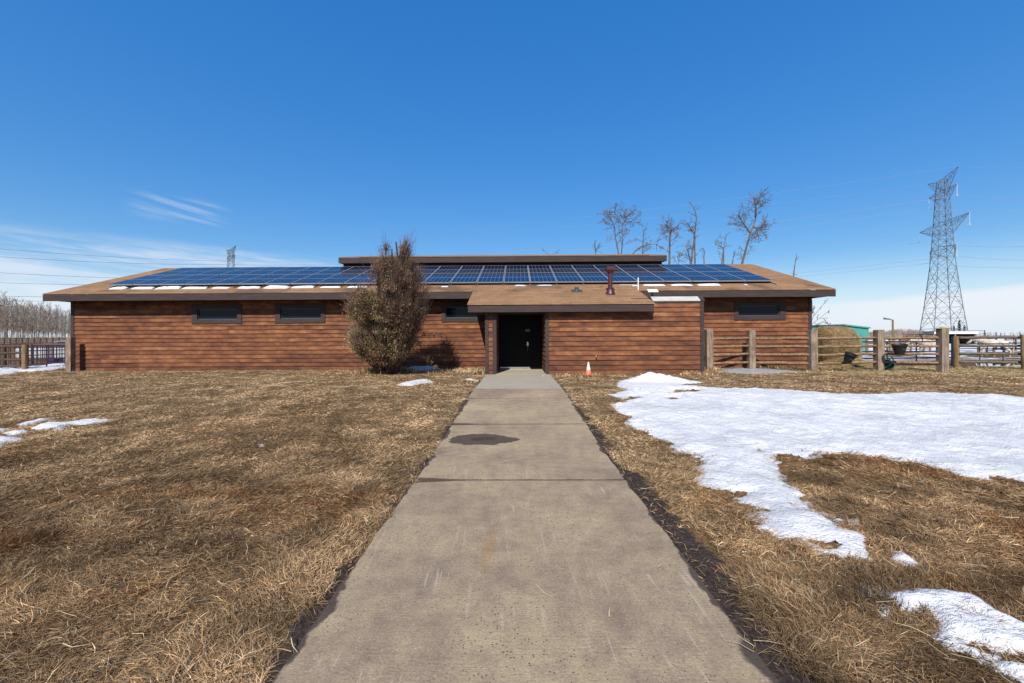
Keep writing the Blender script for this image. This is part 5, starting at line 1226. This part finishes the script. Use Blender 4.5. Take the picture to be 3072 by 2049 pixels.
# low sheds left
def lowshed(px0, px1, Y, ptop, peave, label, m_roof):
    a = atY(px0, 1030, Y); b = atY(px1, 1030, Y); zr = atY(px0, ptop, Y).z; ze = atY(px0, peave, Y).z
    root = thing('low_shed', label, 'shed', (a.x, Y, -.46)); MB().box(a.x + .3, b.x - .3, Y, Y + 7, -.46, ze).build('wall', M_shed, root)
    mb = MB(); slab(mb, a.x, b.x, Y - .4, ze + .02, Y + 3.5, zr, .12); slab(mb, a.x, b.x, Y + 3.5, zr, Y + 7.4, ze + .02, .12); mb.build('roof', m_roof, root)
lowshed(168, 216, 70, 1017, 1024, 'low brown-roofed shed beyond the yard left of the barn corner', M_tin)
tk = atY(110, 1058, 40); tag(MB().box(tk.x - 2.2, tk.x + 3.2, 40, 42, -.46, atY(110, 1045, 40).z).build('water_tank', mat('pale_tank', color=(.34, .36, .36), rough=.6), bevel=.12), 'pale grey low stock tank behind the red panels', 'stock tank')
for k_, (px, Y) in enumerate(((158, 30), (176, 31))):
    p = atY(px, 1090, Y); tag(MB().lathe((p.x, Y, -.46), [(.18, 0), (.20, .03), (.20, .40), (.17, .44)], 18).build('blue_drum', mat('blue_drum_plastic', color=(.02, .045, .20), rough=.5)), ['blue plastic drum left of the pair behind the maroon gate', 'blue plastic drum right of the pair behind the maroon gate'][k_], 'drum', 'blue drums behind the maroon gate')

# ================================================================== PADDOCK THINGS
# round bale
Yb = 17.0; hb = atY(2500, 1040, Yb); rad_ = .74; gzb = float(gz(hb.x, Yb, False)); zt = atY(2500, 981.5, Yb).z; zc_ = zt - rad_
bale = thing('hay_bale', 'big round hay bale slumped behind the pole fence', 'hay bale', (hb.x, Yb, gzb))
rn = np.random.default_rng(3); nu, nv = 60, 40
uu, vv = np.meshgrid(np.linspace(-1, 1, nv), np.linspace(0, 2 * math.pi, nu, endpoint=False))
rad2 = rad_ * (1 - .42 * np.clip((np.abs(uu) - .62) / .38, 0, 1) ** 2.2) * (1 + (fbm(uu * 5 + 3, np.sin(vv) * 4, 4, 3) - .5) * .13)
X = hb.x - .02 + uu * .64; Yy = Yb + np.cos(vv) * rad2; Z = zc_ + np.sin(vv) * rad2; Z = np.where(Z < zc_ - .1, Z - (zc_ - .1 - Z) * .15, Z)
ii = np.arange(nu * nv).reshape(nu, nv); f_ = np.stack([ii[:, :-1].ravel(), ii[:, 1:].ravel(), np.roll(ii, -1, 0)[:, 1:].ravel(), np.roll(ii, -1, 0)[:, :-1].ravel()], 1)
caps = [ii[:, 0][None, :], ii[:, -1][None, ::-1]]
np_mesh('bale', np.stack([X.ravel(), Yy.ravel(), Z.ravel()], 1), [f_] + caps, M_hay, bale, smooth=True)
n = 26000; u = rn.uniform(-1, 1, n); a = rn.uniform(0, 2 * math.pi, n); rr_ = rad_ * (1 - .42 * np.clip((np.abs(u) - .62) / .38, 0, 1) ** 2.2) * 1.0
p = np.stack([hb.x - .02 + u * .65, Yb + np.cos(a) * rr_, zc_ + np.sin(a) * rr_], 1)
# slumped heap in front and to the right
m2 = 22000; hx_ = hb.x + rn.normal(.1, .6, m2); hy_ = Yb - .55 + rn.normal(0, .3, m2); hh_ = .42 * np.exp(-((hx_ - hb.x - .05) / .8) ** 2 - ((hy_ - Yb + .5) / .45) ** 2)
p = np.concatenate([p, np.stack([hx_, hy_, gz(hx_, hy_) + hh_ + rn.random(m2) * .05], 1)]); n = len(p)
d = rn.normal(0, 1, (n, 3)) * np.array([1, 1, .5]); d /= np.linalg.norm(d, axis=1)[:, None]; s = np.cross(d, rn.normal(0, 1, (n, 3))); s /= np.linalg.norm(s, axis=1)[:, None]
L = rn.uniform(.05, .16, n)[:, None]; w_ = rn.uniform(.0015, .003, n)[:, None]
v = np.stack([p - d * L * .5 - s * w_, p - d * L * .5 + s * w_, p + d * L * .5 + s * w_, p + d * L * .5 - s * w_], 1).reshape(-1, 3)
np_mesh('loose_hay', v, [np.arange(4 * n).reshape(-1, 4)], M_grass, bale, colr=np.repeat(np.array([[.42, .305, .155]]) * rn.uniform(.4, 1.25, n)[:, None], 4, 0))
gx_, gy_ = np.meshgrid(np.linspace(-1.9, 2.1, 50), np.linspace(-1.1, .5, 24)); hz_ = .42 * np.exp(-((gx_ - .05) / .8) ** 2 - ((gy_ + .5 + 0) / .45) ** 2)
i_ = np.arange(gx_.size).reshape(gx_.shape); f_ = np.stack([i_[:-1, :-1].ravel(), i_[:-1, 1:].ravel(), i_[1:, 1:].ravel(), i_[1:, :-1].ravel()], 1)
np_mesh('slumped_hay', np.stack([(gx_ + hb.x).ravel(), (gy_ + Yb).ravel(), (gz(gx_ + hb.x, gy_ + Yb) + hz_ - .02 + (fbm(gx_ * 4, gy_ * 4, 9, 3) - .5) * .1).ravel()], 1), [f_], M_hay, bale, smooth=True)
# teal shed
Yt = 46; g0 = -.46; A0 = atY(2400, 1050, Yt + 3); Ar = atY(2532, 976.6, Yt); Ae = atY(2606, 985.5, Yt); zl = atY(2431, 980, Yt + 0).z
teal = thing('teal_shed', 'long teal painted metal shed with dark eaves behind the hay bale', 'shed', (Ar.x, Yt, g0))
xl = Ar.x - 12; zl = Ar.z - .28
mb = MB(); mb.v += [(xl, Yt, g0), (Ar.x, Yt, g0), (Ae.x, Yt, g0), (Ae.x, Yt, Ae.z), (Ar.x, Yt, Ar.z), (xl, Yt, zl), (xl, Yt + 8, g0), (Ar.x, Yt + 8, g0), (Ae.x, Yt + 8, g0), (Ae.x, Yt + 8, Ae.z), (Ar.x, Yt + 8, Ar.z), (xl, Yt + 8, zl)]
mb.f += [(0, 1, 4, 5), (1, 2, 3, 4), (2, 8, 9, 3), (8, 7, 10, 9), (7, 6, 11, 10), (6, 0, 5, 11)]; mb.build('wall', M_teal, teal)
mb = MB(); slabp = lambda x0, z0, x1, z1: mb.hexa([(x0, Yt - .15, z0), (x1, Yt - .15, z1), (x1, Yt + 8.1, z1), (x0, Yt + 8.1, z0), (x0, Yt - .15, z0 + .14), (x1, Yt - .15, z1 + .14), (x1, Yt + 8.1, z1 + .14), (x0, Yt + 8.1, z0 + .14)])
slabp(xl - .1, zl, Ar.x, Ar.z); mb.build('roof', M_tealdark, teal); mb = MB(); slabp(Ar.x + .003, Ar.z, Ae.x + .1, Ae.z); mb.build('roof', M_teal, teal)
MB().box(Ar.x - .06, Ar.x + .06, Yt - .05, Yt - .003, g0, Ar.z - .01).build('corner_strip', M_tealdark, teal)
# open shelter
Ys = 86; sl0 = atY(2804, 1000, Ys); sr0 = atY(2931, 1000, Ys); zt = atY(2870, 993.2, Ys).z; zb_ = zt - .55; bl = atY(2770, 1000, Ys + 7)
shel = thing('open_shelter', 'dark open-fronted livestock shelter with a white roof edge under the pylon', 'shelter', (sl0.x, Ys, g0))
mb = MB(); mb.box(sl0.x, sr0.x, Ys + 6.9, Ys + 7, g0, zb_); mb.box(sr0.x - .12, sr0.x, Ys + .1, Ys + 6.9, g0, zb_)
mb.hexa([(sl0.x, Ys + .1, g0), (sl0.x + .1, Ys + .1, g0), (bl.x + .1, Ys + 6.9, g0), (bl.x, Ys + 6.9, g0), (sl0.x, Ys + .1, zb_), (sl0.x + .1, Ys + .1, zb_), (bl.x + .1, Ys + 6.9, zb_ - .3), (bl.x, Ys + 6.9, zb_ - .3)])
mb.build('wall', M_shed, shel)
mb = MB(); mb.box(sl0.x - .1, sr0.x + .2, Ys - .08, Ys, zb_, zt); mb.build('roof_edge', M_white, shel)
mb = MB(); mb.hexa([(sl0.x - .2, Ys - .2, zt + .01), (sr0.x + 1.2, Ys - .2, zt + .01), (sr0.x + 1.2, Ys + 7.3, zt - .25), (bl.x - .2, Ys + 7.3, zt - .25), (sl0.x - .2, Ys - .2, zt + .09), (sr0.x + 1.2, Ys - .2, zt + .12), (sr0.x + 1.2, Ys + 7.3, zt - .16), (bl.x - .2, Ys + 7.3, zt - .16)])
mb.build('roof', M_tin, shel); mb = MB(); mb.hexa([(sl0.x - .12, Ys - .03, zb_ + .05), (sl0.x - .06, Ys - .03, zb_ + .05), (bl.x - .05, Ys + 7, zb_ - .35), (bl.x - .12, Ys + 7, zb_ - .35), (sl0.x - .12, Ys - .03, zt), (sl0.x - .06, Ys - .03, zt), (bl.x - .05, Ys + 7, zt - .3), (bl.x - .12, Ys + 7, zt - .3)]); mb.build('side_fascia', M_tin, shel)
for xx in (sl0.x + .1, (sl0.x + sr0.x) / 2, sr0.x - .2): MB().box(xx - .1, xx + .1, Ys + .05, Ys + .25, g0, zb_).build('post', M_post, shel)
# lamp on a wooden pole
lpx = atY(2678.5, 1010, 50); lz = atY(2678, 959, 50).z
lamp = thing('pole_lamp', 'yard light on a brown wooden pole, its panel reaching left', 'lamp post', (lpx.x, 50, g0))
MB().path([(lpx.x, 50, g0 - .2), (lpx.x, 50, lz)], [.11, .095], 10).build('pole', M_round, lamp)
MB().path([(lpx.x, 49.9, lz - .15), (lpx.x - .5, 49.9, lz + .02), (lpx.x - .75, 49.9, lz + .05)], .025, 6).build('arm', M_gal, lamp)
mb = MB(); mb.hexa([(lpx.x - 1.0, 49.7, lz + .04), (lpx.x - .35, 49.7, lz - .02), (lpx.x - .35, 50.1, lz - .02), (lpx.x - 1.0, 50.1, lz + .04), (lpx.x - 1.0, 49.7, lz + .12), (lpx.x - .35, 49.7, lz + .03), (lpx.x - .35, 50.1, lz + .16), (lpx.x - 1.0, 50.1, lz + .26)]); mb.build('lamp_head', M_gal, lamp)
# puddle and mud bank
def gflat(q, z): return [atZ(x, y_, z) for x, y_ in q]
zw = -.43
pp = gflat([(2925, 1088), (2950, 1086.5), (3000, 1087), (3080, 1088), (3140, 1090), (3140, 1103), (3070, 1102.5), (3000, 1101), (2960, 1099), (2930, 1097)], zw)
me = bpy.data.meshes.new('puddle'); me.from_pydata([tuple(q) for q in pp], [], [tuple(range(len(pp)))[::-1]]); o = link('puddle', me, M_water); o['kind'] = 'structure'
# buckets
def bucket(x, y, z, tiltx, tilty, label, m_, r0=.11, r1=.165, h=.25, name='feed_bucket', group=None):
    root = thing(name, label, 'bucket', (x, y, z), group, local=True); root.rotation_euler = (tiltx, tilty, 0)
    b = MB(); b.lathe((0, 0, 0), [(r0 * .9, 0), (r0, .01), (r1, h), (r1 + .014, h), (r1 + .014, h + .02), (r1 - .006, h + .02), (r0 - .008, .012)], 22, cap=True); b.build('body', m_, root, smooth=False)
    q = MB(); q.path([(-r1 - .01, 0, h), (-r1 * .8, -.03, h - .10 if name == 'feed_bucket' else h + .1), (0, -r1 - .02, h - .13), (r1 * .8, -.03, h - .10), (r1 + .01, 0, h)], .005, 5); q.build('handle', M_gal, root); return root
b1 = atY(2543.5, 1082, 14.02); bucket(b1.x, 14.05, b1.z - .04, R(24), R(9), 'black rubber bucket hung tilted on the lower rails in front of the hay bale', M_rubber, h=.27)
b2 = atY(2695, 1063, 13.85); bucket(b2.x, 13.8, b2.z, R(3), R(-4), 'black rubber bucket hung upright on the upper rails between the two right posts', M_rubber, r0=.12, r1=.20, h=.30)
b3 = atY(2668, 1107, 14.6); bucket(b3.x, 14.9, float(gz(b3.x, 14.9)) + .10, R(70), R(-15), 'dark green plastic bucket lying on the ground behind the fence', M_green, r0=.12, r1=.17, h=.30)
b4 = atY(2670, 1080, 15.2); mb = MB()
for k_ in range(3): t0 = R(20 + 50 * k_); mb.path([(b4.x - .22 + .16 * k_ + .07 * math.cos(t), 15.25, b4.z - .14 + .24 * math.sin(t)) for t in np.linspace(0, math.pi, 9)], .022, 6)
mb.path([(b4.x - .28, 15.25, b4.z - .14), (b4.x + .25, 15.25, b4.z - .16)], .025, 6); tag(mb.build('green_rack', M_green), 'green plastic rack with looped bars behind the post, above the fallen bucket', 'plastic rack')
s1 = atY(2757, 1003, 13.75); s2 = atY(2764, 1034, 13.75)
tag(MB().path([(s1.x - .03, 13.72, s1.z), (s1.x + .05, 13.72, s1.z - .08), (s2.x + .02, 13.73, (s1.z + s2.z) / 2), (s2.x, 13.74, s2.z)], [.012, .015, .013, .008], 6).build('strap', M_rubber), 'black strap dangling over the top rail near the nearest post', 'strap')
# horses
def horse(px, py, Y, rz, label, headdir=0.0, darkface=False, sc_=1.0):
    p = atY(px, py, Y); root = thing('horse', label, 'horse', (p.x, Y, -.46), local=True); root.rotation_euler = (0, 0, rz); root.scale = (sc_,) * 3
    J = {}; V_ = []; E_ = []; Rr = []
    def j(n_, co, r_, par=None):
        J[n_] = len(V_); V_.append(co); Rr.append(r_)
        if par is not None: E_.append((J[par], J[n_]))
    j('pelvis', (.50, 0, 1.13), .27); j('belly', (.12, 0, 1.05), .31, 'pelvis'); j('chest', (-.32, 0, 1.07), .31, 'belly'); j('croup', (.74, 0, 1.10), .20, 'pelvis')
    j('neck0', (-.62, 0, 1.22), .22, 'chest'); j('neck1', (-.86, 0, 1.32 + headdir), .15, 'neck0'); j('poll', (-1.08, 0, 1.38 + headdir * 2), .115, 'neck1'); j('cheek', (-1.22, 0, 1.25 + headdir * 2.4), .105, 'poll'); j('nose', (-1.40, 0, 1.04 + headdir * 2.6), .062, 'cheek'); j('lip', (-1.46, 0, .97 + headdir * 2.7), .05, 'nose')
    for s in (-1, 1):
        k = str(s); st = .06 * s
        j('sh' + k, (-.40, .15 * s, .92), .15, 'chest'); j('el' + k, (-.42 + st, .16 * s, .70), .095, 'sh' + k); j('kn' + k, (-.44 + st * 2, .16 * s, .44), .062, 'el' + k); j('fe' + k, (-.45 + st * 2.4, .16 * s, .14), .046, 'kn' + k); j('ho' + k, (-.50 + st * 2.6, .16 * s, .035), .062, 'fe' + k)
        j('hi' + k, (.62, .15 * s, .93), .19, 'pelvis'); j('st' + k, (.52 - st, .17 * s, .72), .13, 'hi' + k); j('hk' + k, (.74 - st * 2, .17 * s, .46), .068, 'st' + k); j('hf' + k, (.70 - st * 2.2, .17 * s, .14), .048, 'hk' + k); j('hh' + k, (.65 - st * 2.4, .17 * s, .035), .062, 'hf' + k)
    me = bpy.data.meshes.new('body'); me.from_pydata(V_, E_, []); o = link('body', me, M_horse, root)
    o.modifiers.new('skin', 'SKIN'); sk = me.skin_vertices[0] if me.skin_vertices else None
    if sk is not None:
        for i, r_ in enumerate(Rr): sk.data[i].radius = (r_ * (1.12 if i < 5 else 1), r_ * (.95 if i < 5 else 1)); sk.data[i].use_root = (i == 0)
    ss_ = o.modifiers.new('sub', 'SUBSURF'); ss_.levels = 2; ss_.render_levels = 2
    for s in (-1, 1):
        MB().lathe((-1.06, .07 * s, 1.46 + headdir * 2), [(.03, -.03), (.035, .02), (.012, .12)], 8).build('ear', M_horse, root)
        MB().lathe((-1.24, .085 * s, 1.27 + headdir * 2.4), [(.004, -.018), (.018, 0), (.004, .018)], 8).build('eye', M_black, root)
    rr = random.Random(5); mb = MB()
    for i in range(26):
        f = i / 25; x = -.45 - .62 * f; z = 1.42 + .12 * f + headdir * 2 * f; mb.path([(x, 0, z), (x - .02, -.13, z - .08), (x + rr.uniform(-.03, .03), -.19, z - rr.uniform(.2, .3))], [.022, .018, .006], 5)
    mb.build('mane', M_mane, root); mb = MB()
    for i in range(10): a_ = rr.uniform(-.05, .05); mb.path([(.88, a_ * .4, 1.17), (1.0, a_, 1.0), (1.02 + rr.uniform(-.03, .03), a_ * 1.5, .7), (1.0 + rr.uniform(-.05, .05), a_ * 1.4, rr.uniform(.25, .4))], [.03, .035, .03, .01], 5)
    mb.build('tail', M_mane, root)
    if darkface: MB().path([(-1.30, 0, 1.16 + headdir * 2.5), (-1.43, 0, 1.0 + headdir * 2.6), (-1.50, 0, .93 + headdir * 2.7)], [.10, .08, .055], 10).build('muzzle', M_bark2, root)
    mb = MB(); h1 = headdir * 2.5
    t_ = [(-1.30 + .02 * math.sin(a), .09 * math.cos(a), 1.13 + h1 + .11 * math.sin(a)) for a in np.linspace(0, 2 * math.pi, 13)]; mb.path(t_, .010, 4); mb.build('halter', M_black, root)
    return root
horse(2980, 1071, 35.5, R(-40), 'cream white horse facing left behind the grey rails at the right edge', -.02, sc_=1.06)
horse(2790, 1073, 34.5, R(-33), 'white horse with a dark muzzle, partly hidden behind the nearest timber post', -.06, True, sc_=1.06)

# ================================================================== PYLONS AND LINES
def pylon(label, loc, rotz, group=None):
    root = thing('lattice_pylon', label, 'pylon', loc, group, local=True); root.rotation_euler = (0, 0, rotz)
    HS = [(z_, .76 * h_) for z_, h_ in ((0, 4.15), (3.2, 3.85), (9.0, 3.1), (14.2, 2.55), (18.4, 2.1), (20.0, 1.98), (22.2, 1.85), (25.2, 1.68), (27.9, 1.52), (31.5, 1.33), (33.4, 1.22), (35.4, 1.10), (38.0, .9))]
    zz = [0, 3.2, 8.2, 13.0, 17.2, 20.0, 22.2, 24.0, 25.8, 27.9, 29.8, 31.7, 33.5, 35.4, 38.0]
    hs = lambda z: float(np.interp(z, [h[0] for h in HS], [h[1] for h in HS]))
    C = [(-1, -1), (1, -1), (1, 1), (-1, 1)]; P = lambda c, z: Vector((C[c % 4][0] * hs(z), C[c % 4][1] * hs(z), z))
    leg, br = MB(), MB()
    for c in range(4): leg.path([P(c, z) for z in zz], .085, 4)
    for i in range(len(zz) - 1):
        z0, z1 = zz[i], zz[i + 1]
        for c in range(4):
            a, b, d_, e = P(c, z0), P(c + 1, z0), P(c, z1), P(c + 1, z1); r_ = .050
            br.path([a, e], r_, 3); br.path([b, d_], r_, 3); br.path([d_, e], r_ if i in (0, 4, 6, 8, 9, 12, 13) else r_ * .6, 3)
            if z1 - z0 > 3.5:
                mid = (a + b + d_ + e) / 4
                for q0, q1 in ((a, d_), (b, e)):
                    for f in (.27, .73): s_ = q0.lerp(q1, f); t_ = (q0 if f < .5 else q1).lerp(mid, .5); br.path([s_, t_], .03, 3); br.path([q0.lerp(q1, .5), t_], .03, 3)
                br.path([a.lerp(d_, .5), mid], .03, 3); br.path([b.lerp(e, .5), mid], .03, 3)
    leg.build('leg', M_gal, root); br.build('bracing', M_gal, root)
    tips = []
    for (ht, half, zb0, zt0, ztip) in ((1, 5.4, 33.5, 35.4, 35.4), (2, 9.56, 25.2, 27.9, 27.9), (3, 5.2, 20.0, 22.2, 22.0), (0, 5.9, 35.6, 37.8, 39.1)):
        for s in (-1, 1):
            mb = MB(); tip = Vector((s * half, 0, ztip)); cs = [Vector((s * hs(z), k * hs(z), z)) for z in (zb0, zt0) for k in (-1, 1)]
            for q in cs: mb.path([q, tip], .055, 3)
            n = 5 if half > 8 else 3
            for i in range(n):
                f, f1 = i / n, (i + 1) / n; l0 = [q.lerp(tip, f) for q in cs]; l1 = [q.lerp(tip, f1) for q in cs]
                for u, v_ in ((0, 1), (2, 3), (0, 2), (1, 3)): mb.path([l0[u], l1[v_]], .028, 3); mb.path([l0[u], l0[v_]], .028, 3)
            mb.build('cross_arm', M_gal, root)
            if ht:
                q = MB().path([tip, tip - Vector((0, 0, 2.35))], .055, 6); q.path([tip - Vector((0, 0, 2.35)), tip - Vector((0, 0, 2.65))], .13, 6); q.build('insulator', M_ins, root)
            tips.append((ht, s, tip - Vector((0, 0, 2.6)) if ht else tip))
    return root, tips
T1 = at(2829, 1005, 100); T1.z = -.46
py1, tips = pylon('tall lattice steel pylon standing at the right behind the shelter', T1, R(-110) + YAW)
T2 = at(694, 1013, 172); T2.z = -.46
py2 = copy_tree(py1, 'distant lattice pylon whose top shows above the left half of the barn roof', T2, R(-41) + YAW); py2.scale = (1, 1, .98)
def tipw(T, rz, t, s=1): M_ = Matrix.Rotation(rz, 3, 'Z'); q = M_ @ t; return Vector((T.x + q.x, T.y + q.y, T.z + q.z * s))
def sagged(a, b, sag, n=36):
    return [a.lerp(b, i / n) - Vector((0, 0, 4 * sag * (i / n) * (1 - i / n))) for i in range(n + 1)]
WN = {(0, -1): 'left earth wire', (0, 1): 'right earth wire', (1, -1): 'upper left power line', (1, 1): 'upper right power line', (2, -1): 'middle left power line', (2, 1): 'middle right power line', (3, -1): 'lowest left power line', (3, 1): 'lowest right power line'}
# where each line leaves the picture: pixel row at the left and at the right edge
LEFTY = {(1, 1): 736, (1, -1): 765, (2, 1): 815, (2, -1): 851, (3, 1): 893, (3, -1): 911}
RIGHTY = {(0, 1): 486, (0, -1): 520, (1, 1): 583, (1, -1): 628, (2, 1): 677, (2, -1): 733, (3, 1): 772, (3, -1): 798}
for ht, s, t_ in tips:
    a = tipw(T1, R(-110) + YAW, t_); b = tipw(T2, R(-41) + YAW, t_, .98); r_ = .022 if ht == 0 else .034
    o = MB().path(sagged(b, a, 4.5 if ht else 3.0), r_, 4).build('power_line', M_wire); tag(o, '%s strung from the far pylon to the right-hand pylon' % WN[(ht, s)], 'power line', 'power lines between the pylons')
    e = at(3250, RIGHTY[(ht, s)] - 2, 84)
    o = MB().path(sagged(a, e, .8), r_, 4).build('power_line', M_wire); tag(o, '%s running off the right edge from the right-hand pylon' % WN[(ht, s)], 'power line', 'power lines right of the pylon')
    if ht:
        e = at(-260, LEFTY[(ht, s)] - 14, 120); o = MB().path(sagged(e, b, 1.2), r_ * 1.25, 4).build('power_line', mat('unlit_conductor', color=(.10, .10, .11), rough=.6) if 'unlit_conductor' not in bpy.data.materials else bpy.data.materials['unlit_conductor'])  # same wire metal as the sunlit spans, its unlit look put into the colour
        tag(o, '%s running off the left edge from the far pylon' % WN[(ht, s)], 'power line', 'power lines left of the far pylon')
